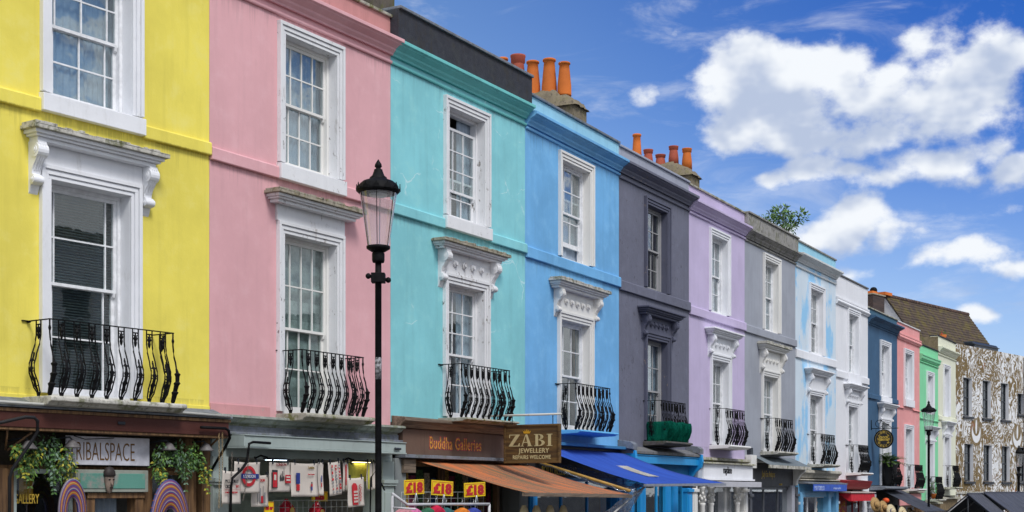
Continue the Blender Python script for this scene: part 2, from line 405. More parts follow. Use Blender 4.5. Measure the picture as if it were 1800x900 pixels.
# ------------------------------------------------------------------ building elements (house coordinates: x along the front, -y to the street)
def wall_mb(W_, z0, z1, holes, th=.32, x0=0.0):
    """front wall sheet with real openings; holes (u0,u1,z0,z1)"""
    mb = MB()
    us = sorted({x0, W_}|{h[0] for h in holes}|{h[1] for h in holes}); zs = sorted({z0, z1}|{h[2] for h in holes}|{h[3] for h in holes})
    us = [u for u in us if x0 <= u <= W_]; zs = [z for z in zs if z0 <= z <= z1]
    inh = lambda u, z: any(h[0] < u < h[1] and h[2] < z < h[3] for h in holes)
    for y, fl in ((0, False), (th, True)):
        vs = [(u, y, z) for z in zs for u in us]; n = len(us); fs = []
        for j in range(len(zs)-1):
            for i in range(n-1):
                if inh((us[i]+us[i+1])/2, (zs[j]+zs[j+1])/2): continue
                f = (j*n+i, j*n+i+1, (j+1)*n+i+1, (j+1)*n+i); fs.append(f[::-1] if fl else f)
        mb.add(vs, fs)
    for a, b, c, d in holes:
        c_ = max(c, z0)
        mb.add([(a,0,c_),(b,0,c_),(b,th,c_),(a,th,c_),(a,0,d),(b,0,d),(b,th,d),(a,th,d)], ([(0,1,2,3)] if c > z0 else [])+[(4,7,6,5),(0,3,7,4),(1,5,6,2)])
    mb.add([(x0,0,z0),(x0,th,z0),(x0,th,z1),(x0,0,z1)], [(0,3,2,1)]); mb.add([(W_,0,z0),(W_,th,z0),(W_,th,z1),(W_,0,z1)], [(0,1,2,3)])
    mb.add([(x0,0,z1),(W_,0,z1),(W_,th,z1),(x0,th,z1)], [(0,1,2,3)])
    return mb
def curtain(name, par, u0, u1, z0, z1, y, mat, amp=.02, folds=9, seed=0):
    mb = MB(); n = folds*6; rr = random.Random(seed)
    ph = [rr.uniform(-.6, .6) for _ in range(n+1)]
    for k in range(n):
        pass
    vs = []
    for k in range(n+1):
        t = k/n; yy = y+amp*math.sin(t*folds*2*math.pi+ph[k]*.5)
        for yo in (0, .004):
            vs += [(u0+(u1-u0)*t, yy+yo, z0), (u0+(u1-u0)*t, yy+yo*1.0, z1)]
    fs = []
    for k in range(n):
        a = k*4; b = a+4; fs += [(a, b, b+1, a+1), (a+2, a+3, b+3, b+2)]
    mb.add(vs, fs, 0, True); return mb.build(name, mat, par)
def bracket_mb(u0, u1, z1, h, dep):
    mb = MB()
    pr = [(0,1),(-.92,1),(-1,.93),(-1,.82),(-.93,.70),(-.72,.58),(-.5,.48),(-.36,.38),(-.33,.30),(-.52,.27),(-.6,.20),(-.56,.12),(-.42,.07),(-.25,.07),(-.16,.0),(-.06,-.10),(0,-.13)]
    mb.prism([(a*dep, z1-h+b*h) for a, b in pr], u0, u1)
    for (cy, cz, r) in ((-.70, .80, .16), (-.44, .17, .085)):
        for rr_, e in ((r, .012), (r*.55, .020), (r*.25, .028)):
            n = 16; c = (cy*dep, z1-h+cz*h); R_ = rr_*h
            mb.prism([(c[0]+R_*.9*math.cos(2*math.pi*k/n), c[1]+R_*math.sin(2*math.pi*k/n)) for k in range(n)], u0-e, u1+e)
    # ribs down the face
    w = (u1-u0)
    for k in (.25, .5, .75):
        uu = u0+w*k
        pts = [(uu, a*dep-.004, z1-h+b*h) for a, b in pr[2:8]]
        mb.tube(pts, w*.07, 5)
    return mb
def sash_mb(u0, u1, z0, z1, y, cols, rows, st=.045, bar=.02, rail_t=.045, rail_b=.06):
    mb = MB(); th = .04
    mb.box(u0, u0+st, y, y+th, z0, z1); mb.box(u1-st, u1, y, y+th, z0, z1)
    mb.box(u0+st, u1-st, y, y+th, z0, z0+rail_b); mb.box(u0+st, u1-st, y, y+th, z1-rail_t, z1)
    a0, a1, b0, b1 = u0+st, u1-st, z0+rail_b, z1-rail_t
    ws = cols if isinstance(cols, (list, tuple)) else [1]*cols
    tot = sum(ws); x = a0; bars = []
    for w in ws[:-1]:
        x += (a1-a0)*w/tot; bars.append(x); mb.box(x-bar/2, x+bar/2, y+.006, y+th-.006, b0, b1)
    edges = [a0]+bars+[a1]
    for r in range(1, rows):
        z = b0+(b1-b0)*r/rows
        for k in range(len(edges)-1):
            mb.box(edges[k]+(bar/2 if k else 0), edges[k+1]-(bar/2 if k < len(edges)-2 else 0), y+.006, y+th-.006, z-bar/2, z+bar/2)
    return mb, (a0, a1, b0, b1, y+th/2)
def window(H, u0, u1, zt, zb, a=.16, cols=3, rows=(2, 2), meet=.5, fm=None, sm=None, sill=None, hood=None, style='sheer',
           ht=None, hm=None, brk=None, rosettes=0, drop=0.0, sill_m=None, glass=None, seed=1, at=.17, a_dep=1.0, dep=.165, label=None, spread=0.0, lift=0.0):
    """u0,u1: outside of the architrave; zt its top; zb bottom of the opening"""
    fm = fm or WHITE; sm = sm or SASH
    i0, i1, it = u0+a, u1-a, zt-at
    mb = MB()
    for k, (p, q, dd) in enumerate(((0, .3, .075), (.3, .36, .045), (.36, .68, .055), (.68, .74, .03), (.74, 1.0, .038))):
        A, B = a*p, a*q; AT, BT = at*p, at*q; dd *= a_dep
        mb.box(u0+A, u0+B, -dd, .0, zb, zt-BT); mb.box(u1-B, u1-A, -dd, 0, zb, zt-BT); mb.box(u0+A, u1-A, -dd, 0, zt-BT, zt-AT)
    mb.box(i0-.015, i0, .002, dep+.12, zb, it); mb.box(i1, i1+.015, .002, dep+.12, zb, it); mb.box(i0-.015, i1+.015, .002, dep+.12, it, it+.015)
    mb.box(i0-.015, i1+.015, .002, dep+.12, zb-.03, zb)
    wo = mb.build('window', fm, H, bevel=.004)
    if label: wo['label'] = label
    bx = .05
    bb = MB(); bb.box(i0+.002, i0+bx, dep-.03, dep+.1, zb, it-.002); bb.box(i1-bx, i1-.002, dep-.03, dep+.1, zb, it-.002); bb.box(i0+bx, i1-bx, dep-.03, dep+.1, it-bx, it-.002)
    bb.build('box_frame', sm, wo)
    g0, g1 = i0+bx, i1-bx; gb, gt = zb+.01, it-bx; mz = gb+(gt-gb)*(1-meet)
    s1, gl1 = sash_mb(g0, g1, mz-drop, gt-drop, dep, cols, rows[0], rail_b=.04)
    s2, gl2 = sash_mb(g0, g1, gb+lift, mz+.035+lift, dep+.045, cols, rows[1], rail_t=.04, rail_b=.09)
    for k in (g0+.01, g1-.05): s1.prism([(dep, mz-drop), (dep+.04, mz-drop), (dep+.04, mz-drop-.07), (dep+.01, mz-drop-.05)], k, k+.04)
    s1.build('upper_sash', sm, wo); s2.build('lower_sash', sm, wo)
    gm = glass or GLASS
    for q in (gl1, gl2):
        MB().box(q[0], q[1], q[4]-.002, q[4]+.002, q[2], q[3]).build('glass', gm, wo)
    if style == 'sheer':
        curtain('curtain', wo, i0, (i0+i1)/2+.12, zb, it, dep+.115, CURT, .014, 7, seed); curtain('curtain', wo, (i0+i1)/2-.06, i1, zb, it, dep+.150, CURT, .016, 8, seed+1)
    elif style == 'venetian':
        b = MB(); z = it-.08
        zl = zb+.55*lift_v(H, seed)
        while z > zl: b.prism([(dep+.12, z), (dep+.15, z-.012), (dep+.152, z-.009), (dep+.122, z+.003)], i0+.03, i1-.03); z -= .036
        for q in (.2, .8): b.box(i0+(i1-i0)*q, i0+(i1-i0)*q+.004, dep+.118, dep+.122, zl, it-.05)
        b.build('blind', BLIND, wo)
    elif style == 'shade':
        b = MB(); n = 9
        z = it-.03; hh = (it-zb)/n
        for k in range(n):
            b.prism([(dep+.115, z), (dep+.10, z-hh*.5), (dep+.125, z-hh+.004), (dep+.131, z-hh+.004), (dep+.107, z-hh*.5), (dep+.121, z)], i0+.03, i1-.03); z -= hh
        b.build('blind', CURTG, wo)
    elif style == 'half':
        curtain('curtain', wo, i0, i0+(i1-i0)*.33, zb, it, dep+.12, CURT, .018, 4, seed); curtain('curtain', wo, i1-(i1-i0)*.40, i1, zb, it, dep+.12, CURT, .018, 4, seed+1)
    if sill:
        st, sb_ = sill
        MB().prism([(-.10, st-.015), (-.10, sb_), (0, sb_), (0, st), (.0, zb-.001), (.0, st)][:4]+[(0, st)], u0-.01, u1+.01).build('sill', sill_m or fm, wo, bevel=.008)
    if hood:
        hb, htp = hood; d_ = .30
        f = MB(); f.box(u0-.02, u1+.02, -.045, 0, zt+.004, hb-.002)
        e_ = .14+spread
        for n_ in range(rosettes):
            uu = u0+.18+(u1-u0-.36)*(n_+.5)/rosettes; cz = (zt+hb)/2
            f.disc((uu, cz), .062, -.075, -.045, 14); f.disc((uu, cz), .035, -.11, -.075, 10)
        f.build('frieze', fm, wo, bevel=.003)
        h_ = htp-hb
        pr = [(0, hb), (-.16, hb), (-.17, hb+h_*.25), (-.215, hb+h_*.42), (-.24, hb+h_*.45), (-.25, hb+h_*.62), (-d_, hb+h_*.72), (-d_, hb+h_*.97), (-.02, htp+.01), (0, htp+.01)]
        # mitred ends: stacked courses that step out to the sides as they step forward
        hm_ = MB()
        st_ = [(hb, hb+h_*.28, .17), (hb+h_*.28, hb+h_*.45, .215), (hb+h_*.45, hb+h_*.70, .25), (hb+h_*.70, hb+h_*.95, d_)]
        for q_, (za, zc, dd) in enumerate(st_): hm_.box(u0-e_-(dd-.17), u1+e_+(dd-.17), -dd, .0, za, zc-.001, 1 if (hm and q_ > 2) else 0)
        if hm:
            rr_ = random.Random(seed); x_ = u0-e_-.12
            while x_ < u1+e_+.1: w_ = rr_.uniform(.04, .16); hm_.box(x_, min(x_+w_, u1+e_+.13), -d_-rr_.uniform(-.005, .006), -.02, hb+h_*.951, hb+h_*rr_.uniform(1.0, 1.2), 1); x_ += w_+.002
        hm_.build('hood', [fm, hm or fm], wo, bevel=.012)
        if brk:
            bt = hb-.002; bw = .13
            bracket_mb(u0-.02-bw, u0-.022, bt, brk, .2).build('bracket', fm, wo)
            bracket_mb(u1+.022, u1+.02+bw, bt, brk, .2).build('bracket', fm, wo)
    return wo, (i0-.015, i1+.015, zb-.03, it+.015)
def lift_v(H, seed): return .0 if seed % 2 else .5

# balcony ironwork: one lyre-shaped baluster mesh shared by every railing
def belly(t):
    ks = [(0, 0), (.06, .0), (.16, -.045), (.34, -.10), (.42, -.098), (.55, -.062), (.7, -.018), (.82, 0), (1, 0)]
    for (a, b), (c, d) in zip(ks, ks[1:]):
        if a <= t <= c:
            q = (t-a)/(c-a); q = q*q*(3-2*q); return b+(d-b)*q
    return 0
BH = .93
def baluster_mesh():
    mb = MB(); N = 16
    for s in (-1, 1):
        pts = []
        for k in range(N+1):
            t = k/N; hw = .012+.043*min(1, t/.14) if t < .14 else .055-(.010*min(1, (t-.14)/.5)); 
            pts.append((s*hw, belly(t)*1.0, t*BH))
        mb.tube(pts, .0095, 5)
    # leaf in the belly
    ks = [(.06,.010),(.10,.022),(.14,.030),(.20,.026),(.24,.042),(.27,.026),(.33,.024),(.37,.040),(.395,.022),(.45,.018),(.48,.032),(.50,.014),(.54,.018),(.58,.004)]
    vs = []; fs = []
    for t, w in ks:
        w *= 1.0; y = belly(t); vs += [(-w, y-.004, t*BH), (0, y-.018, t*BH), (w, y-.004, t*BH), (0, y+.008, t*BH)]
    for k in range(len(ks)-1):
        a = k*4; b = a+4
        fs += [(a, a+1, b+1, b), (a+1, a+2, b+2, b+1), (a+2, a+3, b+3, b+2), (a+3, a, b, b+3)]
    mb.add(vs, fs, 0, False)
    for t in (.145, .33, .47): mb.box(-.052, .052, belly(t)-.006, belly(t)+.006, t*BH-.006, t*BH+.006)
    # scrolls and hanging grapes under the rail
    for s in (-1, 1):
        mb.tube([(s*(.022+.020*math.cos(q)), -.002, .865*BH/.93+.020*math.sin(q)) for q in [k*math.pi/3 for k in range(7)]], .007, 5)
    mb.lathe([(.002, .70), (.014, .72), (.022, .76), (.016, .78), (.028, .81), (.018, .84), (.01, .86)], 0, 0, 6, smooth=False)
    mb.box(-.05, .05, -.005, .005, .88, .892)
    mb.lathe([(.016, 0), (.02, .012), (.012, .03), (.018, .045), (.01, .06)], 0, 0, 8)
    return mb
def post_mesh():
    mb = MB(); N = 12
    mb.tube([(0, belly(k/N)*.9, k/N*BH) for k in range(N+1)], .011, 6)
    pr = [(.012, 0), (.03, .03), (.036, .12), (.05, .15), (.03, .17), (.034, .24), (.048, .27), (.028, .29), (.03, .36), (.044, .39), (.022, .41), (.014, .46)]
    vs = []; n = 8
    mb2 = MB(); mb2.lathe(pr, 0, 0, n, smooth=False)
    mb.add([(x, y+belly(z/BH)*.9, z) for x, y, z in mb2.v], mb2.f)
    mb.lathe([(.012, .80), (.02, .83), (.012, .86)], 0, 0, 8)
    return mb
BAL = POST = None
def inst(me, name, par, loc, rz=0):
    o = bpy.data.objects.new(name, me); COL.objects.link(o); o.parent = par; o.location = loc; o.rotation_euler = (0, 0, rz); return o
def balcony(H, u0, u1, zs, d=.42, slabm=None, slab=(.10, .10), nb=8, sth=.085, iron=None, over=.10, rh=None):
    global BAL, POST
    if BAL is None:
        o = baluster_mesh().build('tmp', BLACK); BAL = o.data; bpy.data.objects.remove(o)
        o = post_mesh().build('tmp', BLACK); POST = o.data; bpy.data.objects.remove(o)
    s = MB(); D = d+.17
    s.prism([(0, zs), (-D+.02, zs), (-D, zs-.02), (-D, zs-sth*.55), (-D+.05, zs-sth*.7), (-D+.09, zs-sth), (0, zs-sth*1.25)], u0-over, u1+over)
    b = s.build('balcony', slabm or SLAB, H, bevel=.01)
    r = MB(); zr = zs+BH
    e_ = .05
    r.box(u0-e_*0-.012, u0+.012, -d-.012, .0, zr, zr+.013); r.box(u0-.10, u0-.012, -.025, -.0, zr, zr+.013)
    r.box(u1-.012, u1+.012, -d-.012, 0, zr, zr+.013); r.box(u0+.012, u1-.012, -d-.012, -d+.012, zr, zr+.013)
    r.box(u0-.03, u0-.0, -.05, 0, zr-.015, zr)
    r.build('handrail', BLACK, b)
    for x in (u0, u1): inst(POST, 'corner_post', b, (x, -d, zs))
    for k in range(nb):
        inst(BAL, 'baluster', b, (u0+(u1-u0)*(k+.75)/(nb+.5), -d, zs))
    for x, rz in ((u0, R(-90)), (u1, R(90))):
        inst(BAL, 'baluster', b, (x, -d*.48, zs), rz)
    return b
def cornice(H, W_, zc, top, ztop, m, pm, cop=None, proj=.24, x0=0.0, astragal=True, ends=(0, 0), par_y=.0):
    """zc: underside of the lower bead; top: top edge of the cornice; ztop: top of the parapet"""
    c = MB()
    if astragal: c.prism([(0, zc), (-.035, zc), (-.045, zc+.02), (-.045, zc+.045), (0, zc+.06)], x0, W_)
    b = top-.25
    pr = [(0, b), (-.05, b), (-.06, b+.03), (-.10, b+.07), (-.11, b+.10), (-proj*.8, b+.155), (-proj*.84, b+.17), (-proj, b+.185), (-proj, b+.238), (-proj+.03, top), (0, top+.012)]
    c.prism(pr, x0-ends[0], W_+ends[1])
    o = c.build('cornice', m, H, bevel=.005)
    p = MB(); p.box(x0, W_, par_y, .34, top-.1, ztop-.05)
    po = p.build('parapet', pm, H, bevel=.01)
    if cop: MB().box(x0, W_, par_y-.045, .38, ztop-.05, ztop).build('coping', cop, H, bevel=.01)
    return o

LIGHTW = plaster('parapet_white', (.62, .64, .64), .08, .3, dirt=.8, dirtcol=(.18, .16, .12), bump=.3)

HSE = []
def house(i, label, wallm, P):
    a, u, n, Wd = frame(i)
    H = thing('terraced_house', label, 'house', (a.x, a.y, 0), rot(i), 'painted terraced houses in a row')
    HSE.append(H); x0 = P.get('x0', 0.0); g = .003
    wz = P['wall_z0']; ztop = P['cor'][1]
    holes = []
    for k, kw in enumerate(P['win']):
        _, h = window(H, **kw); holes.append(h)
    w = wall_mb(Wd-g, wz, ztop-.02, holes, x0=x0+g)
    w.build('wall', wallm, H)
    # party walls, back and floors: a real closed shell behind the front
    sh = MB(); B = 7.5; zb = gz(a.y)-.6
    for x in (x0+g, Wd-g-.12): sh.box(x, x+.12, .33, B, zb, ztop+.0)
    sh.box(x0+g+.12, Wd-g-.12, B-.12, B, zb, ztop)
    for z in (wz-.02, P['floor2'], ztop-.35): sh.box(x0+g+.12, Wd-g-.12, .33, B-.12, z-.12, z)
    sh.box(x0+g+.12, Wd-g-.12, 3.2, 3.3, wz, ztop-.5)
    sh.build('interior_shell', ROOM, H)
    s0, s1 = P['string']
    if s1 > s0:
        segs = P.get('string_segs', [(x0+g, P['win'][0]['u0']-.012), (P['win'][0]['u1']+.012, Wd-g)])
        for q0, q1 in segs:
            st = MB(); st.prism([(0, s0), (-.055, s0), (-.06, s0+.012), (-.06, s1-.03), (-.045, s1-.01), (0, s1+.005)], q0, q1)
            st.build('string_course', P.get('string_m', wallm), H, bevel=.006)
    zc, zt_, zp = P['cor']
    cornice(H, Wd-g, zc, zt_, zp, P.get('cor_m', wallm), P.get('par_m', wallm), P.get('cop_m'), x0=x0+g, proj=P.get('proj', .24), astragal=P.get('astr', True), par_y=P.get('par_y', 0.0), ends=P.get('ends', (0, 0)))
    return H

# ------------------------------------------------------------------ the houses
SLCOL = (.15, .155, .205)
M_Y = plaster('yellow_masonry_paint', (.82, .70, .12), .10, .22, fade=.25, fadecol=(.8, .75, .32), dirt=.16, dirtcol=(.40, .33, .1), drips=((6.41, .55, .55), (8.77, .5, .4), (2.98, .2, .5)))
M_P = plaster('pink_masonry_paint', (.73, .405, .43), .07, .20, fade=.10, dirt=.16, dirtcol=(.33, .17, .16), drips=((6.34, .5, .45), (8.77, .5, .45)))
M_T = plaster('turquoise_masonry_paint', (.25, .62, .67), .12, .28, fade=.35, fadecol=(.34, .68, .66), dirt=.08, dirtcol=(.2, .35, .33), cracks=.7, drips=((6.31, .5, .5), (8.77, .5, .5)))
M_B = plaster('sky_blue_masonry_paint', (.175, .45, .77), .14, .32, fade=.4, fadecol=(.27, .55, .80), dirt=.08, dirtcol=(.1, .25, .4), drips=((6.24, .5, .5), (8.72, .6, .5)))
M_S = plaster('slate_blue_masonry_paint', SLCOL, .10, .25, fade=.25, fadecol=(.21, .22, .29), dirt=.15, dirtcol=(.05, .05, .07), chips=.8, chipcol=(.075, .07, .08), bump=.7, drips=((6.19, .5, .6), (8.67, .6, .7)))
M_L = plaster('lilac_masonry_paint', (.55, .47, .67), .08, .22, dirt=.1, dirtcol=(.3, .25, .36), drips=((6.12, .4, .4), (2.86, .3, .5)))
M_G = plaster('grey_masonry_paint', (.34, .36, .41), .11, .25, dirt=.12, dirtcol=(.15, .15, .17))
M_BW = plaster('washed_blue_masonry_paint', (.62, .72, .80), .05, .1, dirt=.1, dirtcol=(.35, .45, .5), patch=(.30, .58, .84))
M_W = plaster('white_masonry_paint', (.76, .77, .80), .05, .18, dirt=.3, dirtcol=(.4, .42, .42))
M_N = plaster('navy_masonry_paint', (.045, .11, .20), .12, .3, fade=.35, fadecol=(.07, .15, .24), dirt=.1)
M_P2 = plaster('salmon_masonry_paint', (.76, .33, .32), .05, .2, fade=.25, dirt=.12, dirtcol=(.4, .15, .14))
M_GR = plaster('mint_masonry_paint', (.23, .66, .36), .06, .15, dirt=.1, dirtcol=(.1, .3, .15))
M_C = plaster('cream_masonry_paint', (.72, .73, .58), .05, .15, dirt=.35, dirtcol=(.35, .34, .25))
TARP = stone('black_felt', (.050, .053, .066), .05, .7, msc=3)
PALEB = plaster('pale_blue_parapet', (.30, .58, .72), .1, .35, dirt=.35, dirtcol=(.3, .36, .36))
GREYP = plaster('grey_parapet', (.34, .36, .43), .08, .4, dirt=.35, dirtcol=(.2, .2, .2))
CONC = stone('dirty_concrete', (.34, .33, .31), .35, .85, msc=4)
PINKP = plaster('stained_pink_parapet', (.55, .26, .25), .12, .6, dirt=.7, dirtcol=(.14, .09, .08))
DCOR = plaster('mossy_slate_cornice', SLCOL, .1, .3, dirt=.9, dirtcol=(.04, .045, .03), chips=.9, chipcol=(.35, .28, .22), bump=.5)
SLW = plaster('slate_window_paint', (.10, .105, .15), .1, .2, dirt=.5, dirtcol=(.03, .03, .03), chips=.8, chipcol=(.28, .22, .17), bump=.4)
GRSASH = plaster('grey_sash_paint', (.36, .36, .37), .1, .2, dirt=.6, dirtcol=(.1, .08, .07))
TCOR = plaster('turquoise_cornice_paint', (.17, .55, .54), .1, .4, dirt=.45, dirtcol=(.05, .25, .20))
Z = dict
house(0, 'bright yellow three storey house front at the left end of the row', M_Y, Z(x0=-.6, wall_z0=2.70, floor2=5.9, string=(6.39, 6.58), cor=(8.77, 9.15, 9.6),
  win=[Z(u0=1.60, u1=3.18, zt=8.70, zb=6.66, sill=(6.645, 6.415), cols=[1, 3.2, 3.2, 1], rows=(2, 2), style='sheer', seed=3, glass=GLASSB, dep=.21),
       Z(u0=1.59, u1=3.15, zt=5.76, zb=2.93, a=.16, cols=[1, 6.5, 1], rows=(2, 2), meet=.47, style='venetian', seed=5, hood=(6.0, 6.18), hm=SLAB, brk=.56, dep=.21, drop=.0)]))
house(1, 'pink house front between the yellow and the turquoise houses', M_P, Z(wall_z0=2.78, floor2=5.9, string=(6.34, 6.53), cor=(8.77, 9.16, 9.58), par_m=PINKP, cop_m=SLABM, ends=(0, .06), proj=.25,
  win=[Z(u0=1.43, u1=2.98, zt=8.69, zb=6.60, sill=(6.585, 6.345), cols=4, style='sheer', seed=4, glass=GLASSB, fm=WHITEW, sm=CREAMW),
       Z(u0=1.41, u1=2.98, zt=5.72, zb=2.90, cols=4, style='shade', seed=6, hood=(5.96, 6.13), hm=HOODM, fm=WHITEW, sm=CREAMW, meet=.52)]))
house(2, 'turquoise house front with thin pale cracks and a black felt parapet', M_T, Z(wall_z0=2.86, floor2=5.9, string=(6.31, 6.50), cor=(8.77, 9.15, 9.72), par_m=TARP, cop_m=LEAD, cor_m=TCOR, par_y=-.16,
  win=[Z(u0=1.62, u1=3.17, zt=8.66, zb=6.575, sill=(6.56, 6.33), cols=3, rows=(3, 2), meet=.62, style='half', seed=7, fm=WHITEW, sm=WHITEW, drop=.22),
       Z(u0=1.60, u1=3.15, zt=5.55, zb=3.03, cols=3, rows=(3, 2), meet=.52, style='half', seed=8, hood=(5.93, 6.09), hm=HOODM, brk=.58, rosettes=4, spread=.10, fm=WHITEW, sm=WHITEW)]))
full = lambda i: [(.003, wid(i)-.003)]
house(3, 'sky blue house front between the turquoise and the slate coloured houses', M_B, Z(wall_z0=2.70, floor2=5.8, string=(6.24, 6.47), string_segs=full(3), cor=(8.72, 9.05, 9.47), par_m=PALEB, cop_m=LEAD, proj=.26,
  win=[Z(u0=1.47, u1=3.15, zt=8.63, zb=6.49, cols=3, style='sheer', seed=9, fm=CREAMW, glass=GLASSB, lift=.30),
       Z(u0=1.42, u1=3.12, zt=5.38, zb=3.0, cols=3, style='none', seed=10, hood=(5.80, 5.98), hm=SLAB, brk=.5, rosettes=5, spread=.12, fm=CREAMW)]))
house(4, 'dark slate blue house front with flaking paint and dark window frames', M_S, Z(wall_z0=2.66, floor2=5.8, string=(6.19, 6.42), string_segs=full(4), cor=(8.67, 9.04, 9.42), par_m=GREYP, cop_m=GREYP, cor_m=DCOR, proj=.27, ends=(0, .05),
  win=[Z(u0=1.42, u1=2.96, zt=8.54, zb=6.44, cols=3, style='none', seed=11, fm=SLW, sm=GRSASH),
       Z(u0=1.41, u1=2.96, zt=5.43, zb=2.9, cols=3, style='half', seed=12, hood=(5.78, 5.97), brk=.5, rosettes=5, spread=.12, fm=SLW, sm=GRSASH)]))
house(5, 'lilac house front with white windows', M_L, Z(wall_z0=2.60, floor2=5.8, string=(6.12, 6.35), string_segs=full(5), cor=(8.63, 8.97, 9.38), cop_m=SLABM,
  win=[Z(u0=1.41, u1=2.92, zt=8.52, zb=6.38, cols=3, style='sheer', seed=13),
       Z(u0=1.47, u1=3.0, zt=5.3, zb=2.94, cols=3, style='venetian', seed=14, hood=(5.74, 5.92), brk=.5, rosettes=4, spread=.12)]))
house(6, 'plain mid grey house front with white windows and a dirty concrete parapet', M_G, Z(wall_z0=2.66, floor2=5.8, string=(6.10, 6.32), string_segs=full(6), cor=(8.60, 8.93, 9.41), par_m=CONC, cop_m=CONC, cor_m=CONC, par_y=-.1,
  win=[Z(u0=1.55, u1=3.1, zt=8.51, zb=6.34, cols=3, style='half', seed=15, fm=CREAMW),
       Z(u0=1.42, u1=3.05, zt=5.19, zb=2.88, cols=3, style='sheer', seed=16, hood=(5.74, 5.93), hm=SLAB, brk=.6, rosettes=4, spread=.10, fm=CREAMW)]))
house(7, 'white house front washed with patches of pale blue', M_BW, Z(wall_z0=2.36, floor2=5.5, string=(5.80, 6.06), string_segs=full(7), string_m=WHITE, cor=(8.55, 8.97, 9.40), par_m=PALEB, cop_m=CONC, cor_m=LIGHTW, proj=.28,
  win=[Z(u0=1.38, u1=3.05, zt=8.26, zb=6.08, cols=3, style='none', seed=17),
       Z(u0=1.28, u1=2.98, zt=4.92, zb=2.60, cols=3, style='none', seed=18, hood=(5.38, 5.56), brk=.6, spread=.12)]))
house(8, 'plain white house front with a flat parapet and slate coping', M_W, Z(wall_z0=2.1, floor2=5.3, string=(5.52, 5.76), cor=(8.10, 8.20, 8.98), cop_m=SLATEM, proj=.07,
  win=[Z(u0=1.38, u1=2.97, zt=7.97, zb=5.78, cols=3, style='half', seed=19, sill=(5.77, 5.40)),
       Z(u0=1.31, u1=2.85, zt=4.8, zb=2.40, cols=3, style='sheer', seed=20, hood=(5.20, 5.38), brk=.5, rosettes=4, spread=.12)]))
house(9, 'dark navy blue house front behind the hanging clock sign', M_N, Z(wall_z0=1.95, floor2=4.8, string=(5.06, 5.24), cor=(7.70, 8.02, 8.33), cop_m=SLABM, par_m=plaster('navy_parapet', (.055, .13, .19), .1, .4, dirt=.4, dirtcol=(.1, .14, .06)), proj=.30,
  win=[Z(u0=1.70, u1=3.22, zt=7.31, zb=5.26, cols=3, style='sheer', seed=21, sill=(5.245, 5.04)),
       Z(u0=1.70, u1=3.22, zt=4.43, zb=1.95, cols=3, style='none', seed=22, hood=(4.80, 4.98), brk=.5, spread=.12)]))
house(10, 'salmon pink house front between the navy and the mint green houses', M_P2, Z(wall_z0=1.80, floor2=4.8, string=(4.96, 5.0), cor=(7.62, 7.86, 8.30), cop_m=LIGHTW, proj=.09,
  win=[Z(u0=1.03, u1=2.58, zt=7.33, zb=5.38, cols=3, style='sheer', seed=23, sill=(5.37, 5.06)),
       Z(u0=1.10, u1=2.58, zt=4.36, zb=1.88, cols=3, style='half', seed=24)]))
house(11, 'mint green house front, the lowest roofline in the row', M_GR, Z(wall_z0=1.35, floor2=4.6, string=(4.7, 4.76), string_segs=full(11), cor=(7.02, 7.36, 7.78), cop_m=TARP, proj=.14, 
  win=[Z(u0=1.20, u1=2.58, zt=6.75, zb=5.0, cols=3, style='half', seed=25),
       Z(u0=1.15, u1=2.58, zt=3.9, zb=1.4, cols=3, style='sheer', seed=26, hood=(4.28, 4.45), brk=.5, spread=.05)]))
house(12, 'pale cream house front with a black coping beside the painted corner building', M_C, Z(wall_z0=1.55, floor2=4.7, string=(4.82, 5.02), string_segs=full(12), cor=(7.62, 7.98, 8.47), cop_m=TARP, proj=.22,
  win=[Z(u0=.96, u1=2.36, zt=7.3, zb=5.05, cols=3, style='sheer', seed=27),
       Z(u0=.98, u1=2.40, zt=4.28, zb=1.93, cols=3, style='none', seed=28, hood=(4.62, 4.80), brk=.5, spread=.08)]))
# the side of the cream house stands clear above its lower neighbour
s_ = MB(); s_.box(.0-.03, .0, .0, 7.5, 7.2, 8.40); s_.build('side_wall', stone('bare_render', (.25, .20, .12), .4, .5), HSE[12])

balcony(HSE[0], 1.44, 3.36, 2.86, nb=8, slabm=SLAB, sth=.11)
balcony(HSE[1], 1.50, 2.97, 2.86, nb=7, slabm=SLABM, sth=.105)
balcony(HSE[2], 1.55, 3.22, 2.99, nb=8, slabm=SLABM, sth=.06)
balcony(HSE[3], 1.42, 3.12, 2.95, nb=8, slabm=plaster('blue_slab_paint', (.13, .42, .72), dirt=.7, dirtcol=(.14, .09, .05)), sth=.07)
balcony(HSE[4], 1.45, 2.93, 2.87, nb=8, slabm=stone('dark_slab', (.12, .11, .11), .3, .6))
balcony(HSE[5], 1.53, 2.94, 2.91, nb=7, slabm=CREAMW)
balcony(HSE[6], 1.42, 3.00, 2.85, nb=7)
balcony(HSE[7], 1.30, 2.80, 2.57, nb=7)
balcony(HSE[8], 1.30, 2.56, 2.36, nb=7, slabm=CREAMW)
balcony(HSE[9], 1.60, 3.0, 1.91, nb=8, slabm=LEAD)
balcony(HSE[10], 1.14, 2.45, 1.83, nb=7, slabm=CREAMW)
balcony(HSE[11], 1.10, 2.3, 1.40, nb=8)
balcony(HSE[12], 1.05, 2.25, 1.92, nb=8)

# stained plinth bands where the paint ends above the shops
MB().box(-.6, wid(0)-.004, -.02, 0, 2.70, 2.90).build('plinth_band', M_Y, HSE[0], bevel=.01)
MB().box(.004, 1.26, -.02, -.001, 2.78, 2.95).build('plinth_band', plaster('flaking_pink', (.60, .30, .31), .1, .3, dirt=.8, dirtcol=(.25, .15, .12), chips=.6), HSE[1], bevel=.01)

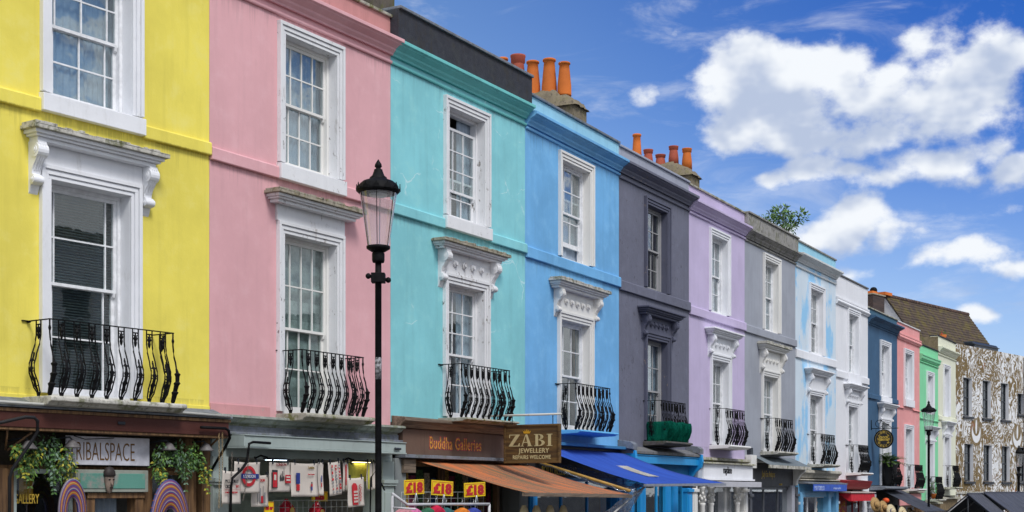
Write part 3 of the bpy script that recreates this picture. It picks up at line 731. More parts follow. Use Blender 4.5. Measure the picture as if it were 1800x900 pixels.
# ------------------------------------------------------------------ chimneys
def pot_prof(h, r0=.17, r1=.12, kind=0):
    if kind == 0: return [(r0, 0), (r0, .03), (r0*.98, h*.3), (r1*1.12, h*.75), (r1, h*.93), (r1*1.22, h*.94), (r1*1.25, h*.985), (r1*1.1, h), (r1*.8, h), (r1*.75, h-.15), (r1*.4, h-.16)]
    return [(r0, 0), (r0*.95, h*.4), (r1*1.1, h*.78), (r1*1.08, h*.8), (r1*1.3, h*.82), (r1*1.32, h*.93), (r1*1.4, h*.95), (r1*1.4, h*.99), (r1*1.1, h), (r1*.8, h), (r1*.8, h-.12), (r1*.4, h-.13)]
def Dd(i, px, u):               # distance behind the front at which the party-wall line u appears at photo column px
    a, uu, n, _ = frame(i); r = (px-900)/F; p = a+uu*u
    d = -(p.x-r*p.y)/(n.x-r*n.y); return d, (p+n*d).y
def chimney(H, i, pots, px_front, px_back, pytop, hw, mat_st, u=None, name='chimney', seed=5, z0=7.0):
    u = wid(i) if u is None else u
    d0, Y0 = Dd(i, px_front, u); d1, _ = Dd(i, px_back, u); zt = 1.7+(865-pytop[1])/F*Dd(i, pytop[0], u)[1]
    mb = MB(); n = 26; m_ = 12; rr = random.Random(seed)
    mb.box(u-hw, u+hw, d0, d1, z0, zt-.42)
    vs = []; fs = []
    for j in range(m_+1):
        for k in range(n+1):
            fx, fy = j/m_, k/n
            e = min(1, min(fx, 1-fx)*4.5)**.5*min(1, min(fy*3.2, (1-fy)*6))**.6
            sh_ = .06+.02*rr.random()
            vs.append((u-hw-sh_+(2*hw+2*sh_)*fx+rr.uniform(-.02, .02), d0-sh_+(d1-d0+2*sh_)*fy+rr.uniform(-.03, .03), zt-.45+(.45+rr.uniform(-.06, .04))*e))
    for j in range(m_):
        for k in range(n): a_ = j*(n+1)+k; fs.append((a_, a_+1, a_+n+2, a_+n+1))
    mb.add(vs, fs, 0, True)
    o = mb.build(name, mat_st, H)
    for (pxc, pw, pt, pb, kind, m) in pots:
        d, Y = Dd(i, pxc, u); z = 1.7+(865-pt)/F*Y; zb_ = min(1.7+(865-pb)/F*Y, z-.3); r = pw/2/(F/Y)
        p = MB(); p.lathe([(a, b+zb_) for a, b in pot_prof(z-zb_, r*1.22, r*.84, kind)], u, d, 24)
        p.build('chimney_pot', m, o)
    return o
chimney(HSE[3], 3, [(884, 18, 102, 172, 0, TERRA), (910.5, 23, 97, 172, 1, TERRAD), (936.5, 22, 108, 172, 0, TERRA), (965.5, 22.5, 104, 174, 0, TERRA), (992, 20.5, 110, 169, 0, TERRA)], 1020, 862, (985, 160), .34, MORTAR, u=wid(3)-.1)
chimney(HSE[5], 5, [(1119.5, 15, 236, 300, 0, TERRA), (1139.5, 15, 263, 300, 1, TERRAD), (1161, 16, 272, 300, 1, TERRAD), (1184, 15, 257, 291, 1, TERRAD), (1207.5, 15, 261, 298, 1, TERRA)], 1222, 1100, (1195, 286), .34, MORTAR, seed=9, u=wid(5)-.1)
chimney(HSE[1], 1, [(600, 22, -160, -80, 0, TERRA), (640, 22, -152, -80, 0, TERRA)], 675, 540, (660, -70), .3, stone('sooty_stack', (.13, .11, .09), .5, .6), u=wid(1)+.30, z0=9.3)

# ------------------------------------------------------------------ painted corner building
def mural_mat():
    m, t, b = newmat('mural_wall'); co0 = nd(t, 'ShaderNodeTexCoord').outputs['Object']
    base = mixc(t, ss(t, noise(t, co0, 5, 7, .75), .35, .65), (.13, .085, .03), (.23, .16, .065))
    rd = ss(t, noise(t, mapping(t, co0, (3, 3, 8)), 1.1, 5, .6), .60, .68)
    base = mixc(t, mth(t, 'MULTIPLY', rd, ss(t, noise(t, co0, 9, 4), .42, .6)), base, (.30, .085, .035))
    # brushed-on white strokes running with the forms
    w1 = nd(t, 'ShaderNodeTexNoise', i_Scale=.9, i_Detail=3.0); t.links.new(co0, w1.inputs['Vector'])
    wv_ = vmth(t, 'MULTIPLY', vmth(t, 'SUBTRACT', w1.outputs['Color'], (.5, .5, .5)), (1.5, 0, 1.0))
    cw = vmth(t, 'ADD', co0, wv_)
    a1 = noise(t, mapping(t, cw, (0, 0, 0), (7.5, 0, 2.3)), 1.0, 6, .68)
    a2 = noise(t, mapping(t, cw, (8, 0, 3), (4.3, 0, 7.2)), 1.2, 6, .68)
    sel = ss(t, noise(t, mapping(t, co0, (1, 0, 7), (1, 0, 1)), .45, 2), .44, .56)
    mx = mth(t, 'ADD', mth(t, 'MULTIPLY', a1, mth(t, 'SUBTRACT', 1, sel)), mth(t, 'MULTIPLY', a2, sel))
    big = noise(t, mapping(t, co0, (5, 0, 2), (1, 0, 1)), .35, 3)
    mx = mth(t, 'ADD', mx, mth(t, 'MULTIPLY', mth(t, 'SUBTRACT', big, .5), .35))
    f = ss(t, mx, .505, .53)
    sp3 = nd(t, 'ShaderNodeSeparateXYZ'); t.links.new(vmth(t, 'ADD', co0, vmth(t, 'MULTIPLY', wv_, (.06, 0, .06))), sp3.inputs[0])
    for (ex, ez, rx, rz) in ((2.3, 4.5, .52, .50), (7.3, 4.4, .55, .5)):      # brushed almond shapes
        def ell(cx, cz, a_, b_):
            dx = mth(t, 'DIVIDE', mth(t, 'SUBTRACT', sp3.outputs[0], cx), a_); dz = mth(t, 'DIVIDE', mth(t, 'SUBTRACT', sp3.outputs[2], cz), b_)
            return mth(t, 'ADD', mth(t, 'MULTIPLY', dx, dx), mth(t, 'MULTIPLY', dz, dz))
        o_ = mth(t, 'LESS_THAN', ell(ex, ez, rx*1.35, rz*1.3), 1.0)
        cres = mth(t, 'MULTIPLY', mth(t, 'LESS_THAN', ell(ex, ez, rx, rz), 1.0), mth(t, 'GREATER_THAN', ell(ex, ez+.30, rx*.85, rz*.95), 1.0))
        dot = mth(t, 'LESS_THAN', ell(ex, ez+.25, .10, .32), 1.0)
        f = mth(t, 'MAXIMUM', mth(t, 'MULTIPLY', f, mth(t, 'SUBTRACT', 1, mth(t, 'MULTIPLY', o_, .85))), mth(t, 'MAXIMUM', cres, dot))
    c = mixc(t, f, base, (.74, .75, .76))
    t.links.new(c, b.inputs['Base Color']); b.inputs['Roughness'].default_value = .9
    bp = nd(t, 'ShaderNodeBump'); bp.inputs['Strength'].default_value = .5; bp.inputs['Distance'].default_value = .03
    t.links.new(mth(t, 'SUBTRACT', noise(t, co0, 18, 5, .7), mth(t, 'MULTIPLY', f, .5)), bp.inputs['Height']); t.links.new(bp.outputs[0], b.inputs['Normal'])
    return m
a_, u_, n_, W13 = frame(13)
CB = thing('corner_building', 'two storey corner building covered in a brown and white painted mural', 'building', (a_.x, a_.y, 0), rot(13))
holes = []; wins = []
CHAR = flat('charcoal_frame', (.025, .03, .04), .5)
for k, u in enumerate((.84, 3.04, 5.23, 7.43, 9.6, 12.0, 14.6, 17.2)):
    wins.append((u, u+.98, 5.2, 6.96) if k != 3 else (u-.1, u+.75, 5.55, 6.57))
    wins.append((u+.12, u+1.12, 2.2, 3.92))
for (p, q, r_, s2) in wins:
    w = MB(); w.box(q, q+.012, 0.003, .32, r_, s2); w.box(p-.012, p, .003, .32, r_, s2); w.box(p-.012, q+.012, .003, .32, s2, s2+.012); 
    wo = w.build('window', WHITE, CB)
    f = MB(); f.box(p+.002, p+.05, .16, .24, r_, s2); f.box(q-.05, q-.002, .16, .24, r_, s2); f.box(p+.05, q-.05, .16, .24, s2-.05, s2-.002); f.box(p+.05, q-.05, .16, .24, r_, r_+.07)
    mz = (r_+s2)/2; f.box(p+.05, q-.05, .15, .24, mz-.03, mz+.03); c_ = (p+q)/2
    f.box(c_-.013, c_+.013, .17, .23, r_+.07, mz-.03); f.box(c_-.013, c_+.013, .17, .23, mz+.03, s2-.05)
    for zz in ((r_+mz)/2, (s2+mz)/2): f.box(p+.05, c_-.013, .17, .23, zz-.013, zz+.013); f.box(c_+.013, q-.05, .17, .23, zz-.013, zz+.013)
    f.build('sash', CHAR, wo)
    MB().box(p+.05, q-.05, .205, .209, r_+.07, s2-.05).build('glass', GLASSB, wo)
    MB().prism([(.15, r_), (-.09, r_-.02), (-.09, r_-.11), (0, r_-.12), (.15, r_-.12)], p-.08, q+.08).build('sill', CHAR, wo)
    holes.append((p-.012, q+.012, r_-.0, s2+.012))
wall_mb(W13, -2.2, 8.45, holes).build('wall', mural_mat(), CB)
sh = MB(); sh.box(0, .2, .33, 9, -2, 8.3); sh.box(W13-.2, W13, .33, 9, -2, 8.3); sh.box(.2, W13-.2, 8.8, 9, -2, 8.3)
for z in (1.6, 4.6, 8.1): sh.box(.2, W13-.2, .33, 8.8, z-.15, z)
sh.build('interior_shell', ROOM, CB)
# white relief strip near the base and the drainpipe
MB().box(.0, W13, -.05, -.002, 1.62, 1.72).build('ledge', SLAB, CB)
MB().tube([(8.1, -.07, 1.7), (8.1, -.07, 8.4)], .05, 8).build('drainpipe', plaster('painted_pipe', (.3, .24, .15), dirt=.4), CB)

# ------------------------------------------------------------------ tiled roof behind the row
def tile_mat():
    m, t, b = newmat('mossy_clay_tiles'); co = nd(t, 'ShaderNodeTexCoord').outputs['Object']
    c = mixc(t, ss(t, noise(t, co, 3.5, 7, .75), .35, .65), (.042, .030, .024), (.09, .058, .038))
    c = mixc(t, mth(t, 'MULTIPLY', ss(t, noise(t, mapping(t, co, (4, 4, 4), (1, .6, 1)), 2.6, 8, .72), .47, .62), .75), c, (.125, .10, .015))
    t.links.new(c, b.inputs['Base Color']); b.inputs['Roughness'].default_value = .9
    return m
RB = thing('tiled_roof_house', 'house behind the row with a steep mossy tiled roof and a white gable', 'house', (a_.x, a_.y, 0), rot(13))
r = MB(); uL, uR, dR, zR = 1.08, 10.78, 4.0, 11.1; dE, zE = 1.3, 7.25
n = 26
for k in range(n):          # overlapping tile courses, front and back slopes
    t0, t1 = k/n, (k+1)/n
    for sgn in (1, -1):
        ya, yb = dR-(dR-dE)*t0*sgn, dR-(dR-dE)*t1*sgn; za, zb2 = zR-(zR-zE)*t0, zR-(zR-zE)*t1
        off = .045
        r.add([(uL-.02, ya, za), (uR, ya, za), (uR, yb-off*sgn, zb2+.0), (uL-.02, yb-off*sgn, zb2), (uL-.02, ya, za-.05), (uR, ya, za-.05), (uR, yb-off*sgn, zb2-.035), (uL-.02, yb-off*sgn, zb2-.035)],
              [(0, 1, 2, 3), (4, 7, 6, 5), (3, 2, 6, 7), (0, 3, 7, 4), (1, 5, 6, 2)])
ro = r.build('roof', tile_mat(), RB)
rt = MB()
for k in range(30): u = uL+(uR-uL)*k/30; rt.tube([(u, dR, zR-.02), (u+(uR-uL)/30*1.02, dR, zR+.0)], .11, 8)
rt.build('ridge_tiles', flat('ridge_clay', (.10, .06, .045), .9, var=.4), ro)
g = MB(); g.prism([(dR-.001, zR-.12), (dE, zE-.1), (dE, -1.5), (2*dR-dE, -1.5), (2*dR-dE, zE-.1)], uL+.05, uL+.3); g.prism([(dR-.001, zR-.12), (dE, zE-.1), (dE, -1.5), (2*dR-dE, -1.5), (2*dR-dE, zE-.1)], uR-.3, uR-.05)
g.box(uL+.3, uR-.3, dE+.05, dE+.2, -1.5, zE-.05); g.box(uL+.3, uR-.3, 2*dR-dE-.2, 2*dR-dE-.05, -1.5, zE-.05)
g.build('wall', WHITE, RB)
ul0, _z0 = L(13, 1526, 518, 4.0); ul1, _z1 = L(13, 1546, 520, 4.0)
st = MB(); st.box(ul0, ul1, 3.75, 4.3, 6, _z0); so_ = st.build('chimney', wood('brick_courses', (.075, .045, .035), (.03, .02, .018), axis=0, sc=.8), RB)
MB().box(ul0-.04, ul1+.04, 3.70, 4.35, _z0, _z0+.06).build('capping', flat('stone_cap', (.35, .30, .22), .9), so_)
MB().box(ul0-.0, ul0+.55, 3.78, 4.28, _z0+.06, _z0+.17).build('chimney_pot', TERRA, so_)
MB().box(ul1+.15, ul1+.9, 3.78, 4.28, zR-.02, zR+.12).build('ridge_end', TERRA, ro)
ub, zb3 = L(13, 1535.5, 511, 4.0); cw = MB(); cw.lathe([(.05, zb3-.17), (.10, zb3-.14), (.15, zb3-.07), (.165, zb3), (.15, zb3+.08), (.10, zb3+.14), (.02, zb3+.17)], ub, 4.0, 16)
for k in range(10):
    an = k*math.pi/5; cw.tube([(ub+.17*math.cos(an)*math.sin(q), 4.0+.17*math.sin(an)*math.sin(q), zb3-.17*math.cos(q)) for q in [math.pi*j/8 for j in range(1, 8)]], .008, 4)
cw.build('cowl', BLACK, so_)
tk = thing('roof_tank', 'low dark rounded tank on the roof of the mural building', 'tank', wp(13, 8.1, 3.0, 0), rot(13))
tz = MB(); tz.prism([(-.9, 8.3), (.9, 8.3), (.9, 9.15), (.8, 9.28), (-.8, 9.28), (-.9, 9.15)], -1.0, 2.1); tz.build('body', flat('dark_blue_grp', (.02, .03, .045), .45), tk, bevel=.06)
tz = MB(); tz.box(-1.04, 2.14, -.94, .94, 9.1, 9.14); tz.build('band', CHAR, tk)

# ------------------------------------------------------------------ street lamps
LGLASS = glassmat('lantern_glass', (.99, .99, .99), .06)
_t = LGLASS.node_tree; _o = [n for n in _t.nodes if n.type == 'OUTPUT_MATERIAL'][0]; _s = _o.inputs[0].links[0].from_socket
_m = nd(_t, 'ShaderNodeMixShader', i_0=.14); _t.links.new(_s, _m.inputs[1]); _d = nd(_t, 'ShaderNodeBsdfDiffuse', i_Color=(.8, .8, .82, 1)); _t.links.new(_d.outputs[0], _m.inputs[2]); _t.links.new(_m.outputs[0], _o.inputs[0])
def street_lamp(px, Z_, pytop, pole_r, label, cross=True):
    x = (px-900)/F*Z_; zt = 1.7+(865-pytop)/F*Z_; g = gz(Z_)
    T = thing('street_lamp', label, 'street lamp', (x, Z_, g), 0, 'street lamps along the pavement'); z = zt-g
    hz = z-1.08               # bottom of the lantern glass frame
    p = MB(); p.lathe([(.16, 0), (.16, .12), (.12, .2), (.11, .9), (.085, 1.0), (.07, 1.1), (pole_r, 1.2), (pole_r, hz-.42), (pole_r+.012, hz-.41), (pole_r+.012, hz-.36), (pole_r, hz-.35), (pole_r*.95, hz-.14)], 0, 0, 20)
    p.build('pole', BLACK, T)
    MB().lathe([(.07, hz-.17), (.078, hz-.14), (.078, hz-.06), (.055, hz-.03), (.03, hz+.02)], 0, 0, 16).build('collar', BLACK, T)
    if cross:
        c = MB(); zc_ = hz-.36
        c.tube([(-.115, -.03, zc_+.02), (.115, .03, zc_-.02)], .022, 8)
        for s in (-1, 1): c.lathe([(.01, zc_-s*.02-.035), (.032, zc_-s*.02-.02), (.036, zc_-s*.02), (.032, zc_-s*.02+.02), (.01, zc_-s*.02+.035)], s*.12, s*.031, 10)
        c.box(-.085, .085, -.07, .07, zc_-.06, zc_+.06); c.build('ladder_bar', BLACK, T, bevel=.01)
    n = 6; rb, rt_ = .135, .235; z0, z1 = hz+.01, hz+.70
    fr = MB(); fr.lathe([(.02, hz-.03), (rb*.6, hz-.04), (rb+.01, hz+.0), (rb+.012, hz+.03), (rb-.005, hz+.035), (.02, hz+.02)], 0, 0, 24)
    for k in range(n):
        t = 2*math.pi*(k+.5)/n; fr.tube([(rb*math.cos(t), rb*math.sin(t), z0), (rt_*math.cos(t), rt_*math.sin(t), z1)], .0045, 5)
    fr.ring((0, 0), .0, .0, 0, 0, 3) if False else None
    fr.build('lantern_frame', BLACK, T)
    gm = MB(); gm.lathe([(rb-.004, z0+.02), (rt_-.004, z1)], 0, 0, 32); gm.f = [f for f in gm.f if len(f) == 4]; gm.m = gm.m[:len(gm.f)]; gm.sm = gm.sm[:len(gm.f)]
    gm.build('lantern_glass', LGLASS, T)
    cp = MB(); cp.lathe([(.10, z1-.03), (.24, z1-.02), (.262, z1), (.262, z1+.03), (.245, z1+.05), (.235, z1+.085), (.19, z1+.125), (.12, z1+.15), (.105, z1+.165), (.105, z1+.175), (.075, z1+.2), (.055, z1+.255), (.05, z1+.275), (.03, z1+.285), (.03, z1+.295), (.045, z1+.31), (.04, z1+.34), (.018, z1+.375), (.003, z1+.40)], 0, 0, 28)
    for k in range(12):
        t = 2*math.pi*k/12; q = MB(); c_, s_ = math.cos(t), math.sin(t)
        w = .045; vs = []
        for (a, b) in ((-w, 0), (-w*.7, .04), (-w*.25, .05), (0, .085), (w*.25, .05), (w*.7, .04), (w, 0)):
            for rr_ in (.262, .272): vs.append((c_*rr_-s_*a, s_*rr_+c_*a, z1+.01+b))
        m_ = 7; cp.add(vs, [tuple(range(0, 14, 2)), tuple(range(13, 0, -2))]+[(i*2, i*2+1, i*2+3, i*2+2) for i in range(6)])
    cp.build('lantern_cap', BLACK, T)
    lm = MB(); lm.lathe([(.09, z1-.06), (.11, z1-.05), (.11, z1-.03)], 0, 0, 16); lm.build('lamp_unit', flat('lamp_reflector', (.4, .4, .42), .3), T)
    return T
lp = street_lamp(665, 17.5, 283, .040, 'tall black heritage street lamp in front of the pink house, largest and nearest lamp')
MB().lathe([(.0415, 2.78+.0), (.0415, 3.05)], 0, 0, 20).build('sticker', flat('torn_sticker', (.18, .18, .19), .7, var=.9, scale=30), lp, loc=(0, 0, 1.7+(865-667)/F*17.5-gz(17.5)-2.78))
street_lamp(1632.5, 52, 705, .045, 'black street lamp in front of the mint green house', cross=False)
street_lamp(1791, 70, 783, .055, 'black street lamp farthest down the street, at the mural wall')

# ------------------------------------------------------------------ foliage helper
LEAFS = [flat('leaf_dark', (.025, .075, .02), .5, var=.3), flat('leaf_mid', (.06, .14, .03), .5, var=.3), flat('leaf_light', (.14, .26, .05), .5, var=.3), flat('leaf_yellow', (.42, .38, .04), .5, var=.2), flat('leaf_grey_green', (.16, .25, .17), .55, var=.2)]
def clump(mb, c, r, n, size, mats, rr, droop=.5):
    for _ in range(n):
        v = Vector((rr.gauss(0, 1), rr.gauss(0, 1), rr.gauss(0, 1))).normalized()*rr.random()**.4
        p = Vector(c)+Vector((v.x*r[0], v.y*r[1], v.z*r[2]))
        d = (v+Vector((rr.uniform(-.6, .6), rr.uniform(-.6, .6), rr.uniform(-.6, .6)-droop)))
        mb.leaf(p, d, Vector((rr.uniform(-1, 1), -1, rr.uniform(0, 1))), size*rr.uniform(.6, 1.3), size*rr.uniform(.35, .6), rr.choice(mats))

# bush growing on the grey house's parapet
d_ = .5; u0, zt = L(6, 1381, 369, d_); _, zb_ = L(6, 1381, 412, d_)
bu = thing('self_seeded_bush', 'green self seeded bush growing on the dirty parapet of the grey house', 'plant', wp(6, u0, d_, zb_-.25), rot(6))
mb = MB(); rr = random.Random(3)
tips = []
for k in range(9):
    an = rr.uniform(0, 6.28); rr_ = rr.uniform(.15, .75); h = rr.uniform(.45, 1.0)
    mb.tube([(0, 0, 0), (rr_*.3*math.cos(an), rr_*.3*math.sin(an), h*.5), (rr_*math.cos(an), rr_*math.sin(an), h)], .012, 5); tips.append((rr_*math.cos(an), rr_*math.sin(an), h))
mb.build('stem', flat('bark', (.10, .08, .05), .9), bu)
mb = MB()
for t_ in tips: clump(mb, t_, (.30, .25, .2), 85, .13, [0, 1, 2, 2, 1], rr, .1)
mb.build('foliage', LEAFS, bu)

# ------------------------------------------------------------------ shop fronts
GILT = flat('gilt_lettering', (.62, .42, .06), .5, var=.2)
PLYW = plaster('pale_green_shop_paint', (.36, .42, .40), .1, .3, dirt=.5, dirtcol=(.12, .13, .10), chips=.3, chipcol=(.2, .18, .14), bump=.2, rough=.6)
BROWNF = plaster('brown_fascia_paint', (.085, .030, .024), .12, .3, dirt=.35, dirtcol=(.16, .11, .09), bump=.15, rough=.45)
WOODW = wood('weathered_wood', (.24, .18, .13), (.09, .065, .045))
WOODD = wood('dark_signboard_wood', (.15, .085, .022), (.055, .028, .008))
WOODB = wood('brown_timber', (.22, .12, .05), (.08, .04, .018), axis=2)
def shopbay(i, z1, m, d=.9, back=None, mull=3, gl=True, riser=None, u0=.38, u1=None, pil=True, glm=None, z0=None, name='shop_window'):
    H = HSE[i]; Wd = wid(i); u1 = u1 or Wd-.38; g = gz(PT[i].y)-.1; zr = g+.8 if z0 is None else z0
    if pil:
        for a, b in ((.03, .34), (Wd-.34, Wd-.03)):
            p = MB(); p.box(a, b, -.10, .3, g, z1); p.box(a-.02, b+.02, -.13, .1, g, g+.35); p.box(a+.05, b-.05, -.125, -.10, g+.45, z1-.35); p.box(a-.02, b+.02, -.15, .1, z1-.28, z1-.2)
            p.build('pilaster', m, H, bevel=.008)
    f = MB(); f.box(u0, u1, .0, .06, zr, zr+.07); f.box(u0, u1, 0, .06, z1-.08, z1)
    w = (u1-u0)/mull
    for k in range(mull+1):
        c = u0+w*k; f.box(c-.03 if k else c, c+.03 if k < mull else c, .002, .058, zr+.07, z1-.08)
    sw = f.build(name, m, H, bevel=.005)
    if gl: MB().box(u0+.03, u1-.03, .028, .033, zr+.07, z1-.08).build('glass', glm or GLASS, sw)
    MB().box(u0, u1, -.02, .2, g, zr).build('stall_riser', riser or m, H)
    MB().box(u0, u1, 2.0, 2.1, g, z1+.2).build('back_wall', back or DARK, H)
    return sw
def panel(par, name, mat, u0, u1, y0, y1, z0, z1, bevel=.006): return MB().box(u0, u1, y0, y1, z0, z1).build(name, mat, par, bevel=bevel)

# --- yellow house: gallery shop
H = HSE[0]; X0 = -.55; Wd = wid(0); gl_ = gz(16)-.1
panel(H, 'fascia', BROWNF, X0, Wd+.03, -.36, -.02, 2.475, 2.69)
fm_ = MB(); fm_.box(X0, Wd+.05, -.38, -.03, 2.66, 2.70); fm_.box(X0, Wd+.03, -.345, -.05, 2.44, 2.474); fm_.build('fascia_moulding', WOODB, H, bevel=.004)
pf = MB(); pf.prism([(0, 2.86), (-.16, 2.80), (-.41, 2.735), (-.41, 2.71), (-.02, 2.71)], X0, Wd+.06); pf.build('flashing', LEAD, H, bevel=.006)
MB().tube([(X0, -.43, 2.765), (1.4, -.43, 2.755), (3.2, -.43, 2.76), (Wd, -.42, 2.74)], .018, 8).build('gutter_pipe', plaster('old_pipe', (.45, .45, .42), dirt=.9, dirtcol=(.15, .13, .03)), H)
MB().box(2.5, 2.62, -.38, -.362, 2.56, 2.60).build('fascia_bracket', CHAR, H, bevel=.01)
for a, b in ((X0, 1.0), (3.90, 4.05), (4.2, Wd-.02)): panel(H, 'shop_post', WOODB, a if a > 0 else .86, b, -.05, .12, gl_, 2.44)
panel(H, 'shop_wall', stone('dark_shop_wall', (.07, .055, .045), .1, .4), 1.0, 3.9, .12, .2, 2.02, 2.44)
panel(H, 'lower_rail', WOODB, 1.0, 3.9, .05, .119, 1.985, 2.03)
# sign with the gallery's name
u_s, z_s = L(0, 117, 767, -.1); u_e, _ = L(0, 263, 771, -.1)
sg = panel(H, 'name_board', flat('white_sign_board', (.62, .62, .68), .5), u_s, u_e, .0-.1, -.07+.0, 2.045, 2.41)
LT = flat('brown_lettering', (.17, .085, .02), .6)
text('TRIBALSPACE', .34, LT, sg, (u_s+.03, -.103, 2.105), sx=.50, space=1.02, off=-.004)
# aged turquoise panel and doorway
TQ = plaster('aged_turquoise', (.10, .26, .21), .2, .4, fade=.9, fadecol=(.35, .26, .25), dirt=.7, dirtcol=(.16, .11, .08), chips=.6, chipcol=(.35, .25, .22))
u_a, z_a = L(0, 132, 825, -.12); u_b, _ = L(0, 259, 828, -.12)
p_ = panel(H, 'door_panel', plaster('aged_turquoise_frame', (.28, .30, .26), .2, .4, dirt=.8, dirtcol=(.13, .12, .08)), u_a, u_b, -.14, -.02, 1.70, 1.985)
panel(p_, 'panel_inset', TQ, u_a+.06, u_b-.06, -.15, -.141, 1.745, 1.94)
dr = MB(); u1_, _ = L(0, 150, 870, -.05); u2_, _ = L(0, 250, 870, -.05)
dr.box(u1_, u2_, -.10, .1, 1.62, 1.69); dr.box(u1_, u1_+.13, -.08, .1, gl_, 1.62); dr.box(u2_-.13, u2_, -.08, .1, gl_, 1.62)
df = dr.build('door_frame', WOODB, H, bevel=.005)
curtain('door_curtain', df, u2_-.62, u2_-.14, gl_, 1.62, .3, CURT, .03, 5)
for (pa, pb) in ((22, 128), (262, 345)):
    ua, _ = L(0, pa, 860, .0); ub, _ = L(0, pb, 860, .0)
    w = MB(); w.box(ua, ub, 0, .06, 1.93, 1.985); w.box(ua, ua+.06, 0, .06, gl_+.6, 1.93); w.box(ub-.06, ub, 0, .06, gl_+.6, 1.93); w.box(ua, ub, 0, .06, gl_+.5, gl_+.6)
    wo = w.build('shop_window', WOODB if pa > 100 else PLYW, H, bevel=.004)
    MB().box(ua+.06, ub-.06, .028, .033, gl_+.6, 1.93).build('glass', GLASS, wo)
    if pa < 100:
        text('GALLERY', .17, GILT, wo, (L(0, 26, 880, 0)[0], .022, 1.56), sx=.52)
        panel(wo, 'orange_card', flat('orange_card', (.55, .27, .03), .7), L(0, 34, 860, .2)[0], L(0, 58, 860, .2)[0], .2, .21, 1.60, 1.86)
    panel(H, 'stall_riser', WOODB, ua, ub, 0, .08, gl_, gl_+.5)
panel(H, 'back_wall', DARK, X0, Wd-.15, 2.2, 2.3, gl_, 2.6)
for k, (pa, pb) in enumerate(((0, 22), (128, 150), (250, 262))):
    panel(H, 'shop_post', WOODB, L(0, pa, 860, 0)[0]-(.6 if k == 0 else 0), L(0, pb, 860, 0)[0], -.03, .1, gl_, 1.985)
panel(H, 'cross_beam', WOODW, 1.0, 3.9, .03, .118, 1.93, 1.985) if False else None
# shop lights
GREYL = flat('grey_enamel', (.13, .12, .12), .5, var=.3)
for pxl, pyl in ((50, 783), (127, 781), (297, 786), (362, 787)):
    u, z = L(0, pxl, pyl, -.22)
    l = MB(); l.lathe([(.10, z-.045), (.105, z-.04), (.10, z-.025), (.06, z+.02), (.045, z+.05), (.02, z+.06)], u, -.22, 16); o = l.build('shop_light', GREYL, H)
    MB().tube([(u, -.22, z+.05), (u-.02, -.2, z+.09), (u-.08, -.1, z+.08), (u-.11, .1, z+.05)], .012, 6).build('arm', CHAR, o)
def path(i, pts, d): return [(L(i, x, y, dd)[0], dd, L(i, x, y, dd)[1]) for (x, y), dd in zip(pts, d)]
MB().tube(path(0, [(-60, 752), (0, 743), (45, 733), (60, 734), (66, 740), (66, 758), (58, 772), (22, 824), (17, 840), (16, 950)], [-.5, -.55, -.6, -.6, -.6, -.6, -.55, -.4, -.35, -.3]), .021, 8).build('awning_arm', plaster('chipped_black_pipe', (.02, .02, .022), dirt=.5, dirtcol=(.3, .25, .2), rough=.4), H)
MB().tube(path(0, [(353, 751), (396, 753), (402, 757), (404, 770), (398, 782), (372, 826)], [-.42, -.42, -.42, -.42, -.3, -.1]), .02, 8).build('awning_arm', BLACK, H)
for pts in ([(10, 790), (13, 755)], [(12, 792), (56, 760)], [(366, 788), (386, 768)]): MB().tube(path(0, pts, [-.1, -.3]), .014, 6).build('brace', WOODB, H)
MB().tube(path(0, [(200, 770), (150, 772), (130, 766)], [-.2, -.2, -.2]), .006, 5).build('cable', BLACK, H)

def hanging_plant(label, boxes, seed, spots):
    px, py = spots; u, z = L(0, px, py, -.18)
    T = thing('trailing_plant', label, 'plant', wp(0, u, -.18, z), rot(0), 'trailing plants under the brown fascia')
    rr = random.Random(seed); mb = MB(); st = MB()
    for (x, y, rx, ry, n, mats) in boxes:
        uu, zz = L(0, x, y, -.18); sc = 1/110.0
        clump(mb, (uu-u, rr.uniform(-.06, .04), zz-z), (rx*sc*.9, .09, ry*sc), n, .062, mats, rr, .8)
    for _ in range(14):
        b = rr.choice(boxes); uu, zz = L(0, b[0]+rr.uniform(-b[2], b[2]), b[1], -.18); ln = rr.uniform(.1, .3)
        pts = [(uu-u+rr.uniform(-.01, .01), -.05, zz-z-ln*t) for t in (0, .3, .6, 1)]; st.tube(pts, .003, 4)
        for p in pts[1:]:
            for s in (-1, 1): mb.leaf(Vector(p), Vector((s, -.4, -.5)), Vector((0, -1, .4)), .055, .032, rr.choice(b[5]))
    mb.build('foliage', LEAFS, T); st.build('stems', LEAFS[0], T)
hanging_plant('trailing green and yellow plant left of the gallery name board', [(32, 796, 14, 12, 110, [3, 1, 2, 1]), (60, 800, 20, 18, 170, [1, 2, 1, 0, 0, 3]), (48, 822, 16, 18, 120, [2, 1, 3, 2]), (88, 790, 22, 22, 200, [0, 1, 1, 4, 4]), (112, 806, 16, 18, 140, [1, 2, 3, 4]), (100, 828, 18, 14, 110, [2, 4, 1]), (122, 832, 10, 10, 50, [2, 3])], 4, (75, 800))
hanging_plant('trailing green plant right of the gallery name board', [(285, 798, 14, 18, 130, [1, 2, 2, 4]), (280, 826, 10, 16, 70, [2, 3, 1]), (312, 800, 20, 22, 200, [0, 1, 4, 1]), (340, 806, 18, 20, 170, [1, 2, 2, 0]), (355, 830, 9, 14, 70, [2, 3, 1]), (325, 830, 14, 12, 80, [1, 4])], 5, (315, 800))
